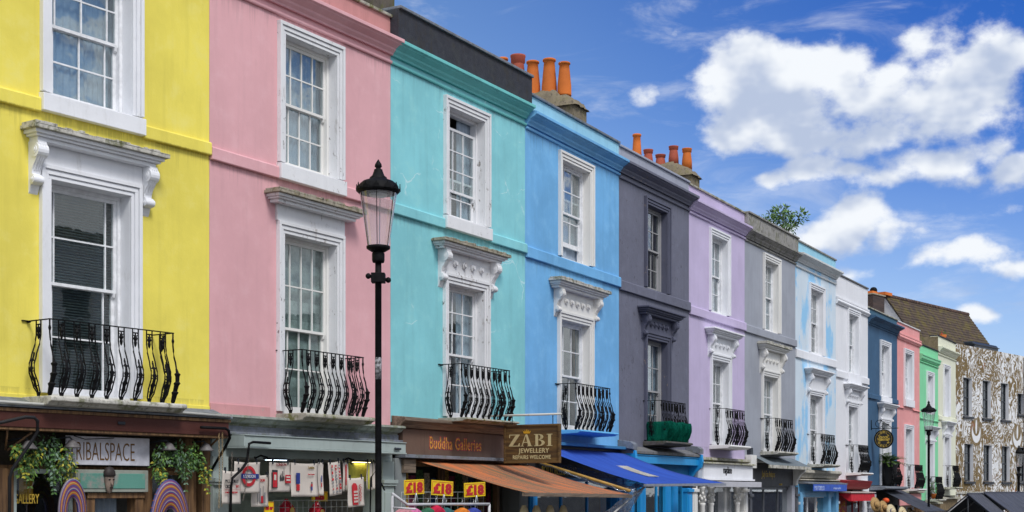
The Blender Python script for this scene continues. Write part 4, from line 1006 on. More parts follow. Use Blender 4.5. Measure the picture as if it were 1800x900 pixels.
# beaded arches
BEAD = newmat('beaded_rings')[0]; t = BEAD.node_tree; b = t.nodes['Principled BSDF']
cr = nd(t, 'ShaderNodeTexCoord').outputs['Object']; sp_ = nd(t, 'ShaderNodeSeparateXYZ'); t.links.new(cr, sp_.inputs[0])
rad = mth(t, 'SQRT', mth(t, 'ADD', mth(t, 'MULTIPLY', mth(t, 'MULTIPLY', sp_.outputs[0], sp_.outputs[0]), 1.0), mth(t, 'MULTIPLY', mth(t, 'MULTIPLY', sp_.outputs[2], sp_.outputs[2]), .25)))
ramp = nd(t, 'ShaderNodeValToRGB'); t.links.new(mth(t, 'FRACT', mth(t, 'MULTIPLY', rad, 17)), ramp.inputs[0]); ramp.color_ramp.interpolation = 'CONSTANT'
cols = [(.42, .25, .03), (.25, .02, .03), (.04, .04, .18), (.30, .26, .30), (.18, .03, .14), (.04, .06, .20), (.35, .08, .02)]
for k, c in enumerate(cols):
    e_ = ramp.color_ramp.elements[k] if k < 2 else ramp.color_ramp.elements.new(k/7); e_.position = k/7; e_.color = c+(1,)
spk = ss(t, noise(t, cr, 140, 2), .4, .62); t.links.new(mixc(t, mth(t, 'MULTIPLY', spk, .35), ramp.outputs[0], (.05, .03, .05)), b.inputs['Base Color']); b.inputs['Roughness'].default_value = .6
for px0, px1, pt, lab in ((104, 153, 841, 'multicoloured beaded arch left of the gallery door'), (264, 335, 842, 'multicoloured beaded arch right of the gallery door, the wider one')):
    ua, _ = L(0, px0, 880, -.3); ub, _ = L(0, px1, 880, -.3); uc, zt = L(0, (px0+px1)/2, pt, -.3); hw = (ub-ua)/2; hh = hw*2.0
    T = thing('beaded_arch', lab, 'ornament', wp(0, uc, -.3, zt-hh), rot(0), 'beaded arches by the gallery door')
    m_ = MB(); n = 40
    for a0 in range(n):
        t0, t1 = 2*math.pi*a0/n, 2*math.pi*(a0+1)/n
        vs = []
        for tt in (t0, t1):
            for q in (.38, .55, .8, 1.0):
                vs.append((hw*q*math.cos(tt), -.010 if q in (.55, .8) else .0, hh*(q if q > .5 else q*1.15)*math.sin(tt)))
        m_.add(vs+[(v[0], .03, v[2]) for v in vs], [(0, 4, 5, 1), (1, 5, 6, 2), (2, 6, 7, 3), (8, 9, 13, 12), (9, 10, 14, 13), (10, 11, 15, 14), (3, 7, 15, 11), (0, 8, 12, 4)])
    m_.build('bead_rings', BEAD, T, smooth=True)
    MB().lathe([(.11, gl_-(zt-hh)), (.11, gl_-(zt-hh)+.03), (.02, gl_-(zt-hh)+.05), (.02, -hh)], 0, .0, 12).build('stand', WOODB, T)
# carved mask
u, z = L(0, 195, 845, -.2)
T = thing('carved_mask', 'small carved wooden mask hung on the turquoise panel', 'mask', wp(0, u, -.17, z), rot(0))
m_ = MB(); m_.lathe([(.005, -.165), (.03, -.15), (.055, -.09), (.075, 0), (.07, .07), (.05, .12)], 0, 0, 16, sy=.6); m_.prism([(-.01, -.03), (-.075, -.05), (-.065, -.06), (-.045, -.0), (-.045, .06)], -.012, .012)
m_.build('face', flat('grey_brown_carving', (.20, .15, .12), .7, var=.3), T)
mm = MB(); mm.lathe([(.076, .055), (.086, .07), (.08, .12), (.05, .165), (.01, .18)], 0, 0, 16, sy=.75); mm.build('headdress', flat('dark_carving', (.03, .022, .02), .6), T)
mm = MB(); 
for s in (-1, 1): mm.disc((s*.032, .015), .014, -.05, -.041, 10, rz=.007)
mm.box(-.02, .02, -.046, -.036, -.095, -.085); mm.build('features', BLACK, T)
def chain(i, label, pts, d, name='chain', m=None):
    P_ = path(i, pts, [d]*len(pts)); base = P_[0]
    T = None; mb = MB(); k = 0; m = m or flat('old_brass_chain', (.30, .21, .10), .5, metal=.3)
    for a, b in zip(P_, P_[1:]):
        a, b = Vector(a), Vector(b); ln = (b-a).length; n = max(1, int(ln/.033))
        for j in range(n):
            c = a+(b-a)*((j+.5)/n); ax = (b-a).normalized(); sd_ = Vector((1, 0, 0)) if k % 2 else Vector((0, 1, 0))
            sd_ = (sd_-ax*sd_.dot(ax)).normalized()
            mb.tube([c+ax*.021*math.cos(q)+sd_*.010*math.sin(q) for q in [2*math.pi*w/8 for w in range(9)]], .0034, 4, cap=False); k += 1
    mb.v = [(x-base[0], y-base[1], z-base[2]) for x, y, z in mb.v]
    o = mb.build(name, m); tag(o, label, 'chain', 'awning chains'); relocate(o, wp(i, *base), rot(i)); return o
chain(0, 'paired brass chain, left strand, hanging at the right end of the brown fascia', [(385, 762), (386, 830), (385, 893)], -.42)
chain(0, 'paired brass chain, right strand, hanging at the right end of the brown fascia', [(391, 760), (391, 830), (390, 890)], -.40)

# --- pink house: souvenir shop
H = HSE[1]; Wd = wid(1); gl_ = gz(21)-.1
cz = MB(); cz.prism([(0, 2.80), (-.26, 2.785), (-.27, 2.75), (-.22, 2.735), (-.18, 2.69), (-.10, 2.665), (-.10, 2.64), (0, 2.64)], -.12, Wd+.06); cz.build('shop_cornice', stone('green_grey_cornice', (.34, .37, .33), .6, .35, msc=4, mosscol=(.12, .13, .04)), H, bevel=.004)
pf = MB(); pf.box(-.05, Wd+.06, -.12, .0, 2.555, 2.64); pf.box(-.05, Wd+.08, -.20, .0, 2.515, 2.553); pf.build('lead_band', LEAD, H, bevel=.005)
ab = MB(); ab.box(.25, 4.12, -.42, -.06, 2.34, 2.49); ab.box(.25, 4.12, -.44, -.06, 2.492, 2.505); ab.box(.25, 4.12, -.44, -.1, 2.315, 2.338); awb = ab.build('awning_box', PLYW, H, bevel=.005)
hk = MB(); hk.tube([(3.78, -.45, 2.40), (3.93, -.45, 2.395)], .018, 8); hk.build('winder', CHAR, awb)
panel(H, 'fascia', PLYW, .0, Wd-.02, -.05, .0, 2.2, 2.515)
sf = MB(); sf.box(.3, Wd-.3, .0, 1.5, 2.18, 2.20); sf.build('soffit', stone('peeling_soffit', (.30, .30, .27), .1, .6), H)
for a, b in ((-.03, .28), (Wd-.36, Wd-.03)):
    p = MB(); p.box(a, b, -.10, .3, gl_, 2.2); p.box(a-.02, b+.03, -.16, .1, 1.84, 1.90); p.box(a-.01, b+.02, -.14, .1, 1.80, 1.838); p.box(a+.05, b-.05, -.125, -.1, gl_+.2, 1.7); p.build('pilaster', PLYW, H, bevel=.006)
bk = MB(); bk.box(.28, Wd-.36, 1.2, 1.3, gl_, 2.18); bk.box(.28, Wd-.36, 1.12, 1.198, 1.62, 1.68)
for u in (.9, 1.8, 2.7, 3.4): bk.box(u-.04, u+.04, 1.14, 1.198, 1.68, 2.18)
bk.build('back_wall', flat('shop_back_green', (.25, .30, .26), .8), H)
panel(H, 'stall_riser', PLYW, .28, Wd-.36, -.02, .1, gl_, gl_+.7)
MB().tube(path(1, [(475, 779), (445, 777), (438, 780), (436, 796), (434, 812), (424, 826), (409, 840), (406, 856), (404, 950)], [-.5]*9), .019, 8).build('awning_arm', BLACK, H)
MB().tube(path(1, [(676, 862), (660, 828), (652, 840), (650, 930)], [-.5, -.45, -.4, -.4]), .012, 6).build('awning_arm', BLACK, H)
COOL = flat('lit_tube_cool', (.8, .9, 1), .5, emit=(.7, .85, 1, 5.0)); WARM = flat('lit_tube_warm', (1, .9, .6), .5, emit=(1, .85, .45, 6.0))
for (xa, xb, py, m) in ((470, 505, 808, COOL), (622, 650, 812, WARM)):
    ua, z = L(1, xa, py, -.1); ub, _ = L(1, xb, py, -.1)
    l = MB(); l.prism([(-.16, z), (-.02, z+.01), (-.02, z+.035), (-.16, z+.02)], ua, ub); o = l.build('strip_light', CHAR, H)
    MB().box(ua+.02, ub-.02, -.14, -.04, z-.006, z-.001).build('tube', m, o)
    MB().tube([(ua, -.1, z+.03), (ua-.12, -.08, z+.06), (ua-.2, -.05, z+.02), (ua-.3, .0, z+.1)], .014, 6).build('cable', BLACK, o)
chain(1, 'dark chain hanging in front of the cream towels at the left', [(408, 795), (407, 840), (407, 862)], -.45, m=flat('dark_chain', (.12, .10, .08), .5))
chain(1, 'dark slanting chain across the roundel towel', [(437, 800), (435, 838), (427, 880)], -.46, m=flat('dark_chain', (.12, .10, .08), .5))

CLOTH = plaster('unbleached_cotton', (.62, .56, .50), .05, .1, dirt=.1, dirtcol=(.4, .35, .3), bump=.2, rough=.95)
YEL = flat('yellow_cloth', (.55, .52, .08), .9)
RED = flat('print_red', (.50, .02, .03), .8, var=.1); NAVY = flat('print_navy', (.02, .04, .22), .8, var=.1); INK = flat('print_black', (.03, .03, .035), .8); GREYI = flat('print_grey', (.25, .25, .26), .8)
TW = {}
def towel(label, px0, px1, py0, py1, d=-.3, tilt=0, m=None, seed=0, name='tea_towel'):
    ua, z1 = L(1, px0, py0, d); ub, _ = L(1, px1, py0, d); _, z0 = L(1, (px0+px1)/2, py1, d)
    T = thing(name, label, 'tea towel' if name == 'tea_towel' else 'bag', wp(1, (ua+ub)/2, d, z1), rot(1), 'printed cotton towels hung across the souvenir shop'); T.rotation_euler = (0, R(tilt), rot(1))
    w, h = ub-ua, z1-z0; mb = MB(); nx, nz = 10, 12; rr = random.Random(seed); p1, p2 = rr.uniform(0, 6), rr.uniform(0, 6); vs = []
    for f in (0, .004):
        for j in range(nz+1):
            for k in range(nx+1):
                x, z = k/nx, j/nz; sag = .012*math.sin(math.pi*x)*(1-z)
                vs.append((-w/2+w*x+.004*math.sin(z*5+p1)*z, f+.013*math.sin(x*7+p1)*z+.006*math.sin(z*6+p2), -h*z-sag))
    n1 = (nx+1)*(nz+1); fs = []
    for j in range(nz):
        for k in range(nx): a = j*(nx+1)+k; fs.append((a, a+nx+1, a+nx+2, a+1)); fs.append((n1+a, n1+a+1, n1+a+nx+2, n1+a+nx+1))
    for k in range(nx): fs.append((k, k+1, n1+k+1, n1+k)); a = nz*(nx+1)+k; fs.append((a, n1+a, n1+a+1, a+1))
    for j in range(nz): a = j*(nx+1); fs.append((a, n1+a, n1+a+nx+1, a+nx+1)); a += nx; fs.append((a, a+nx+1, n1+a+nx+1, n1+a))
    mb.add(vs, fs, 0, True); mb.build('cloth', m or CLOTH, T)
    for s in (-.36, .36):
        MB().box(s*w-.008, s*w+.008, -.012, .012, -.03, .045).build('clip', CHAR, T)
    return T, w, h
Y_ = -.023
def pr(T, m, polys, name='print'):
    mb = MB()
    for k, p in enumerate(polys): mb.prism(p, Y_-.0012*(k % 3), Y_+.002, 0, 'y')
    return mb.build(name, m, T)
rect = lambda x0, x1, z0, z1: [(x0, z0), (x1, z0), (x1, z1), (x0, z1)]
T, w, h = towel('cream tea towel printed with a street name and red W1, leftmost in the shop', 391, 424, 827, 886, -.42, seed=1)
text('PICCADILLY', .062, INK, T, (-w*.42, Y_, -h*.36), sx=.80, name='print'); text('CIRCUS', .062, INK, T, (-w*.42, Y_, -h*.52), sx=.62, name='print'); text('W1', .062, RED, T, (w*.14, Y_, -h*.52), sx=.8, name='print')
pr(T, RED, [rect(-w*.44, w*.42, -h*.58, -h*.57)]); text('LONDON, ENGLAND', .036, RED, T, (-w*.42, Y_, -h*.68), sx=.72, name='print')
T, w, h = towel('large cream tea towel printed with a red ring and a blue bar', 412, 457, 811, 867, -.36, seed=2)
m_ = MB(); m_.ring((w*.02, -h*.46), .098, .145, Y_-.001, Y_+.003, 36); m_.build('print', RED, T); pr(T, NAVY, [rect(-w*.36+.0, w*.40, -h*.46-.035, -h*.46+.035)]); T.children[-1].location = (0, -.004, 0)
text('LONDON', .066, flat('print_white', (.7, .7, .72), .8), T, (w*.02, Y_-.006, -h*.46-.024), sx=.86, name='print', align='CENTER')
T, w, h = towel('small pale tea towel with red lettering and grey sketch, behind the red ring towel', 443, 473, 834, 891, -.24, seed=3)
text('LONDON', .06, RED, T, (-w*.4, Y_, -h*.22), sx=.8, name='print'); pr(T, GREYI, [rect(-.09, -.07, -h*.85, -h*.5), rect(-.05, -.02, -h*.85, -h*.42), rect(.03, .035, -h*.85, -h*.35), rect(.05, .08, -h*.88, -h*.55)]); pr(T, RED, [rect(-.015, .03, -h*.88, -h*.66)])
T, w, h = towel('cream tea towel printed with a red telephone box and a red bus', 474, 511, 812, 865, -.3, seed=4)
text('LONDON', .058, flat('print_dark_red', (.25, .01, .02), .8), T, (0, Y_, -.055), sx=.86, name='print', align='CENTER')
pr(T, INK, [rect(-w*.44, -w*.18, -h*.86, -h*.26)]+[rect(q, q+.010, -h*.62, -h*e_) for q, e_ in ((-.03, .44), (-.015, .38), (.005, .5), (.02, .30), (.04, .46))]+[rect(.055, .062, -h*.6, -h*.2)])
pr(T, RED, [rect(-w*.41, -w*.21, -h*.84, -h*.34), rect(w*.18, w*.44, -h*.70, -h*.42)]); T.children[-1].location = (0, -.003, 0)
pr(T, CLOTH, [rect(-w*.36, -w*.26, -h*.60, -h*.42), rect(w*.22, w*.40, -h*.52, -h*.47), rect(w*.22, w*.40, -h*.62, -h*.57)]); T.children[-1].location = (0, -.006, 0)
T, w, h = towel('wide cream tea towel with small red writing and a tiny guardsman', 511, 558, 813, 873, -.3, seed=5)
text('London', .058, flat('print_gold', (.30, .2, .05), .8), T, (w*.22, Y_, -.085), sx=.8, name='print', align='CENTER'); text('I love London', .034, RED, T, (w*.22, Y_, -h*.36), sx=.8, name='print', align='CENTER')
pr(T, NAVY, [rect(w*.22, w*.27, -h*.82, -h*.70), rect(-w*.34, -w*.20, -h*.62, -h*.30)]); pr(T, RED, [rect(w*.215, w*.275, -h*.70, -h*.62), rect(-w*.33, -w*.21, -h*.82, -h*.64)]); pr(T, INK, [rect(w*.225, w*.265, -h*.62, -h*.56)])
T, w, h = towel('narrow edge-on cream towel with a blue figure', 559, 568, 812, 871, -.3, seed=6); pr(T, NAVY, [rect(-.01, .012, -h*.6, -h*.4)]); pr(T, RED, [rect(-.01, .012, -h*.75, -h*.62)])
T, w, h = towel('cream tea towel covered in tiny red and black pictures, hung askew', 577, 598, 811, 871, -.34, tilt=-6, seed=7)
rr = random.Random(8); P1, P2 = [], []
for j in range(9):
    for k in range(3):
        x = -w*.30+w*.3*k; z = -h*(.13+.095*j); a, b = rr.uniform(.010, .024), rr.uniform(.010, .022); (P1 if rr.random() < .45 else P2).append(rect(x-a, x+a, z-b, z+b))
pr(T, RED, P1); pr(T, GREYI, P2)
T, w, h = towel('folded cream and red cloth hanging beside the yellow bag', 603, 612, 811, 864, -.26, seed=9); pr(T, RED, [rect(-.03, .0, -h*.8, -h*.1)])
T, w, h = towel('plain mustard yellow cloth bag lit by the lamp', 612, 648, 813, 846, -.10, m=YEL, seed=10, name='cloth_bag')
T, w, h = towel('cream tea towel printed with one large leaning red telephone box', 611, 639, 839, 891, -.38, tilt=-3, seed=11)
pr(T, RED, [[(-w*.28, -h*.92), (w*.06, -h*.93), (w*.02, -h*.30), (-w*.06, -h*.20), (-w*.22, -h*.18), (-w*.32, -h*.26)]])
pr(T, CLOTH, [rect(-w*.22+q*.034, -w*.22+q*.034+.026, -h*(.45+.11*r_)-.03, -h*(.45+.11*r_)) for q in range(3) for r_ in range(4)]); T.children[-1].location = (0, -.005, 0)
text('LONDON', .075, RED, T, (w*.14, Y_, -h*.24), rot=(R(90), R(90), 0), sx=.8, name='print')
T, w, h = towel('narrow yellow edged cream towel near the lamp post', 645, 654, 812, 862, -.25, seed=12); pr(T, YEL, [rect(-w*.5, -w*.2, -h*.95, -h*.03)]); pr(T, INK, [rect(0, w*.3, -h*.9, -h*.5)])
T, w, h = towel('narrow cream towel directly beside the lamp post', 656, 664, 813, 860, -.22, seed=13); pr(T, GREYI, [rect(0, w*.2, -h*.8, -h*.2)])

SIGNY = flat('price_card_yellow', (.85, .60, .01), .5, var=.05)
def price_card(i, label, pxc, pyt, wpx, hpx, d, txt, tilt=0, clip=True, two=False, group='yellow price cards'):
    u, z1 = L(i, pxc, pyt, d); ub, _ = L(i, pxc+wpx/2, pyt, d); ua, _ = L(i, pxc-wpx/2, pyt, d); _, z0 = L(i, pxc, pyt+hpx, d)
    w, h = ub-ua, z1-z0
    T = thing('price_card', label, 'price card', wp(i, u, d, z0), rot(i), group); T.rotation_euler = (0, R(tilt), rot(i))
    b = MB().box(-w/2, w/2, 0, .005, 0, h).build('card', SIGNY, T)
    m = MB(); q = w*.035
    for (a, b_, c, e) in ((q, w-q, q, q+.006), (q, w-q, h-q-.006, h-q), (q, q+.006, q+.006, h-q-.006), (w-q-.006, w-q, q+.006, h-q-.006)): m.box(a-w/2, b_-w/2, -.003, -.0005, c, e)
    m.build('border', RED, T)
    if two:
        text('£8 or', h*.30, RED, T, (0, -.003, h*.55), sx=.9, align='CENTER', off=.006); text('£10', h*.34, RED, T, (0, -.003, h*.12), sx=.9, align='CENTER', off=.006)
    else: text(txt, h*.86, RED, T, (-.0, -.003, h*.18), sx=w/h*.62, align='CENTER', off=.012)
    if clip:
        c = MB(); c.tube([(.02, -.01, .02), (-.03, -.02, -.14), (-.05, -.02, -.30)], .008, 6); c.tube([(.02, -.012, .02), (.06, -.02, -.12)], .012, 6); c.build('clip', flat('grey_clip', (.35, .38, .40), .3, metal=.4), T)
    return T
price_card(1, 'yellow price card low down under the London towels', 473, 882, 17, 30, -.2, '', clip=False, two=True)
price_card(1, 'yellow price card half hidden behind the wide tea towels', 562, 864, 28, 17, .3, '£5', clip=False)
# plastic wrapped toys hanging at the bottom of the frame
for (px, py, lab) in ((504, 889, 'red cellophane wrapped toy left of the shop'), (557, 893, 'red and white cellophane wrapped toy under the guardsman towel')):
    u, z = L(1, px, py, .1); T = thing('wrapped_toy', lab, 'toy', wp(1, u, .1, z-.10), rot(1), 'wrapped toys in the souvenir shop')
    mb = MB(); rr = random.Random(px); mb.lathe([(.03, -.12), (.10, -.08), (.12, .0), (.11, .08), (.05, .15), (.015, .2)], 0, 0, 14); mb.v = [(x+rr.uniform(-.015, .015), y+rr.uniform(-.015, .015), z_+rr.uniform(-.012, .012)) for x, y, z_ in mb.v]
    mb.build('wrapping', flat('red_cellophane', (.42, .015, .03), .18, var=.4, scale=20), T, smooth=False)
    MB().lathe([(.01, -.02), (.045, 0), (.05, .04), (.03, .08)], 0, -.09, 10).build('head', flat('gold_plush', (.45, .30, .08), .9), T)
# wire grid rail
def grid(i, label, px0, px1, py0, py1, d, nx, nz, m):
    ua, z1 = L(i, px0, py0, d); ub, _ = L(i, px1, py0, d); z0 = gz(PT[i].y)
    T = thing('wire_grid', label, 'display grid', wp(i, (ua+ub)/2, d, z0), rot(i), 'wire display grids'); hw = (ub-ua)/2; mb = MB(); z1 -= z0
    for k in range(nx+1): x = -hw+2*hw*k/nx; mb.tube([(x, 0, 0), (x, 0, z1)], .0035, 4)
    for k in range(nz+1): z = z1-(z1)*k/nz; mb.tube([(-hw, .004, z), (hw, .004, z)], .0035, 4)
    mb.build('mesh', m, T)
    fr = MB(); fr.tube([(-hw, 0, 0), (-hw, 0, z1), (hw, 0, z1), (hw, 0, 0)], .008, 6); fr.build('frame', m, T)
WIRE = flat('grey_wire', (.38, .40, .40), .4, metal=.3)
grid(1, 'wire display grid in the souvenir shop below the tea towels', 480, 620, 880, 900, -.0, 14, 22, WIRE)
grid(2, 'wire display grid behind the three price cards', 705, 850, 865, 900, -.9, 12, 24, WIRE)

# --- turquoise house: stall with the orange awning
H = HSE[2]; Wd = wid(2); gl_ = gz(25)-.1
wc = MB(); wc.prism([(0, 2.97), (-.28, 2.94), (-.29, 2.88), (-.22, 2.84), (-.16, 2.77), (0, 2.76)], .02, Wd-.9); wc.build('timber_cornice', WOODW, H, bevel=.01)
fb = panel(H, 'fascia', plaster('faded_brown_board', (.16, .10, .075), .2, .7, dirt=.5, dirtcol=(.06, .045, .03), bump=.3), .2, Wd-.02, -.11, 0, 2.33, 2.76)
panel(H, 'lead_sill', LEAD, .12, Wd-.02, -.22, 0, 2.27, 2.328)
GOLDP = flat('pink_gold_lettering', (.66, .34, .05), .6, var=.4, scale=22); PINKL = flat('pink_outline', (.42, .05, .10), .6, var=.3, scale=18)
ub_, _ = L(2, 754, 780, -.11); ue_, _ = L(2, 872, 790, -.11)
o = text('Buddha Galleries', .30, PINKL, fb, (ub_, -.112, 2.445), sx=.78, off=.012, shear=.0, ext=.001, space=1.08); o = text('Buddha Galleries', .30, GOLDP, fb, (ub_, -.116, 2.445), sx=.78, off=-.001, ext=.002, space=1.08)
panel(H, 'timber_block', WOODW, .2, .55, -.14, .0, 2.02, 2.26)
for a, b in ((.02, .34), (Wd-.36, Wd-.02)): panel(H, 'shop_post', plaster('grey_post', (.22, .24, .24), dirt=.5), a, b, -.08, .3, gl_, 2.26)
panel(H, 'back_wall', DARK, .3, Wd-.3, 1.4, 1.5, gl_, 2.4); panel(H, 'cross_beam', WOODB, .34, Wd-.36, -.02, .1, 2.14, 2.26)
for u in (1.6, 2.9, 3.5): panel(H, 'shop_post', WOODB, u, u+.09, .0, .1, gl_, 2.14)
def awning(H, name, m, u0, u1, z_w, v0, v1, y_b, z_b, bar, sag=.16, edge=.10, inset=.0, bmat=None, zb1=None):
    n, k_ = 16, 14; mb = MB(); vs = []; zb1 = z_b if zb1 is None else zb1
    for f in (0, -.006):
        for j in range(k_+1):
            t = j/k_
            for i in range(n+1):
                s = i/n; x = (u0+(u1-u0)*s)*(1-t)+(v0+(v1-v0)*s)*t
                pull = edge*math.sin(math.pi*t)*(1-2*s)          # edges drawn inward
                z = z_w*(1-t)+(z_b+(zb1-z_b)*s)*t-sag*math.sin(math.pi*t)*(1-.25*math.cos(2*math.pi*s))+.012*math.sin(i*2.4+2*t)*math.sin(math.pi*t)+.012*math.sin(i*.9+5*t)*math.sin(math.pi*t)
                vs.append((x+pull, y_b*t-.02, z+f))
    n1 = (n+1)*(k_+1); fs = []
    for j in range(k_):
        for i in range(n): a = j*(n+1)+i; fs += [(a, a+1, a+n+2, a+n+1), (n1+a, n1+a+n+1, n1+a+n+2, n1+a+1)]
    for i in range(n): fs.append((i, n1+i, n1+i+1, i+1)); a = k_*(n+1)+i; fs.append((a, a+1, n1+a+1, n1+a))
    for j in range(k_): a = j*(n+1); fs.append((a, a+n+1, n1+a+n+1, n1+a)); a += n; fs.append((a, n1+a, n1+a+n+1, a+n+1))
    mb.add(vs, fs, 0, True); o = mb.build(name, m, H)
    b = MB(); b.prism([(y_b+.01, 0), (y_b-.05, 0), (y_b-.05, -bar), (y_b+.01, -bar)], v0-.04, v1+.04); b.v = [(x, y, z+(z_b+(zb1-z_b)*((x-v0)/(v1-v0)))-.008) for x, y, z in b.v]
    b.build('front_bar', bmat or WOODW, o, bevel=.004)
    return o
def cloth_mat(name, c1, c2, c3=None, along=0, sc=7):
    m, t, b = newmat(name); k = [1, 1, 1]; co0 = nd(t, 'ShaderNodeTexCoord').outputs['Object']
    k = (sc, .5, .5) if along == 1 else (.5, sc, sc)
    co = mapping(t, co0, (2, 3, 1), k)
    c = mixc(t, ss(t, noise(t, co, 1.2, 6, .7), .40, .62), c1, c2)
    if c3: c = mixc(t, mth(t, 'MULTIPLY', ss(t, noise(t, co0, 45, 4, .8), .42, .6), ss(t, noise(t, mapping(t, co0, (1, 1, 1), (2.0, .5, .5)), 1.6, 3), .38, .52)), c, c3)
    t.links.new(c, b.inputs['Base Color']); b.inputs['Roughness'].default_value = .85
    bp = nd(t, 'ShaderNodeBump'); bp.inputs['Strength'].default_value = .3; bp.inputs['Distance'].default_value = .01
    t.links.new(noise(t, co, 3, 4), bp.inputs['Height']); t.links.new(bp.outputs[0], b.inputs['Normal']); return m
OR = cloth_mat('faded_orange_canvas', (.62, .17, .05), (.24, .14, .065), (.12, .11, .075), along=1)
aw = awning(H, 'awning', OR, .68, 4.55, 2.245, .72, 4.75, -2.12, 1.70, .06, sag=.05, edge=.12, zb1=1.66)
# projecting jewellery sign
zs_ = L(2, 936, 745, -1.1)
T = thing('hanging_sign', 'square brown wooden jeweller sign with a gold crown hanging from a white pole', 'sign', wp(2, 2.95, 0, 0), rot(2)-R(90))
# local x runs out from the wall, local -y faces up the street
Yx = lambda px: Dd(2, px, 2.95); X_ = lambda px: -Yx(px)[0]; Zz = lambda px, py: 1.7+(865-py)/F*Yx(px)[1]
xa, xb = X_(887), X_(985); za, zb_ = Zz(936, 746), Zz(936, 814)
po = MB(); po.tube([(0, 0, Zz(870, 731)), (xb+.02, 0, Zz(870, 731))], .020, 10); pole = po.build('pole', plaster('white_pole', (.6, .6, .56), dirt=.9, dirtcol=(.15, .11, .06)), T)
po = MB(); 
for x in (xa+.16, xb-.15): po.tube([(x, 0, Zz(870, 731)-.02), (x, 0, za-.0)], .008, 5)
po.build('hanger', BLACK, T)
bd = MB(); bd.box(xa, xb, -.02, .02, zb_, za); board = bd.build('board', WOODD, T)
bf = MB(); q = .035
for s_y in ((-.04, -.0205), (.0205, .04)):
    bf.box(xa, xb, s_y[0], s_y[1], zb_, zb_+q); bf.box(xa, xb, s_y[0], s_y[1], za-q, za); bf.box(xa, xa+q, s_y[0], s_y[1], zb_+q, za-q); bf.box(xb-q, xb, s_y[0], s_y[1], zb_+q, za-q)
bf.build('board_frame', WOODD, T, bevel=.004)
CRM = flat('cream_lettering', (.52, .45, .24), .6, var=.06); GLD = flat('gold_crown', (.62, .34, .02), .5, var=.1)
hB = za-zb_; wB = xb-xa; ly = -.0215
def serif(x, w, h, z, ch, m, par):
    mb = MB(); e = [0]
    def P_(pts):
        e[0] += 1; mb.prism([(x+a*w, z+b*h) for a, b in pts], ly-.004-.0004*e[0], ly+.001, 0, 'y')
    if ch == 'Z': P_([(0, 0), (1, 0), (1.02, .28), (.95, .28), (.85, .07), (0, .07)]); P_([(.04, 1), (1, 1), (1, .94), (.12, .93), (.08, .72), (.03, .72)]); P_([(0, .05), (.34, .05), (1, .95), (.66, .95)])
    if ch == 'A': P_([(.46, 1), (.60, 1), (.98, .03), (.70, .03)]); P_([(.44, .94), (.50, .90), (.18, .03), (.10, .03)]); P_([(.22, .30), (.72, .30), (.72, .36), (.24, .36)]); P_([(0, 0), (.30, 0), (.30, .04), (0, .04)]); P_([(.60, 0), (1.08, 0), (1.08, .04), (.60, .04)])
    if ch == 'I': P_([(.25, .03), (.75, .03), (.75, .97), (.25, .97)]); P_([(0, 0), (1, 0), (1, .05), (0, .05)]); P_([(0, .95), (1, .95), (1, 1), (0, 1)])
    if ch == 'B':
        P_([(.12, .03), (.36, .03), (.36, .97), (.12, .97)]); P_([(0, 0), (.5, 0), (.5, .05), (0, .05)]); P_([(0, .95), (.5, .95), (.5, 1), (0, 1)])
        for (cz, rz, rx, cx) in ((.76, .24, .40, .42), (.265, .265, .50, .44)):
            for k in range(12):
                a0, a1 = -math.pi/2+math.pi*k/12, -math.pi/2+math.pi*(k+1)/12; th = .24
                f = lambda a_, s: (cx+rx*s*math.cos(a_) if s == 1 else cx+(rx-th)*math.cos(a_), cz+(rz if s == 1 else rz-.055)*math.sin(a_))
                P_([f(a0, 1), f(a1, 1), f(a1, 0), f(a0, 0)])
    return mb.build('lettering', m, par)
zl = zb_+hB*.435; hl = hB*.31
for ch, f0, fw in (('Z', .09, .195), ('A', .30, .20), ('B', .545, .20), ('I', .77, .10)): serif(xa+wB*f0, wB*fw, hl, zl, ch, CRM, T)
text('JEWELLERY', .118, CRM, T, (xa+wB*.54, ly-.001, zb_+hB*.265), sx=.98, align='CENTER', off=.002, space=1.08); text('REPAIRS WELCOME', .098, CRM, T, (xa+wB*.5, ly-.001, zb_+hB*.105), sx=.86, align='CENTER', off=.002, space=1.08)
cx_, cz_ = xa+wB*.415, zb_+hB*.765; cw_ = .085
pr_ = [(-.7, 0), (.7, 0), (1, .75), (.6, .35), (.48, .9), (.25, .4), (0, 1.1), (-.25, .4), (-.48, .9), (-.6, .35), (-1, .75)]
mb = MB(); mb.prism([(cx_+a*cw_, cz_+b*.075) for a, b in pr_], ly-.004, ly, 0, 'y'); mb.build('crown', GLD, T)
# price cards
for k, (px, py, w_, h_, tl, lab) in enumerate(((728.5, 843, 35, 26, -2, 'yellow card reading £18, leftmost of the three'), (777.5, 845, 38, 26, 2, 'yellow card reading £18, middle of the three'), (835, 848, 37, 25, -2, 'yellow card reading £18, rightmost of the three'))):
    price_card(2, lab, px, py, w_, h_, -1.5, '£18', tilt=tl, group='yellow £18 price cards')
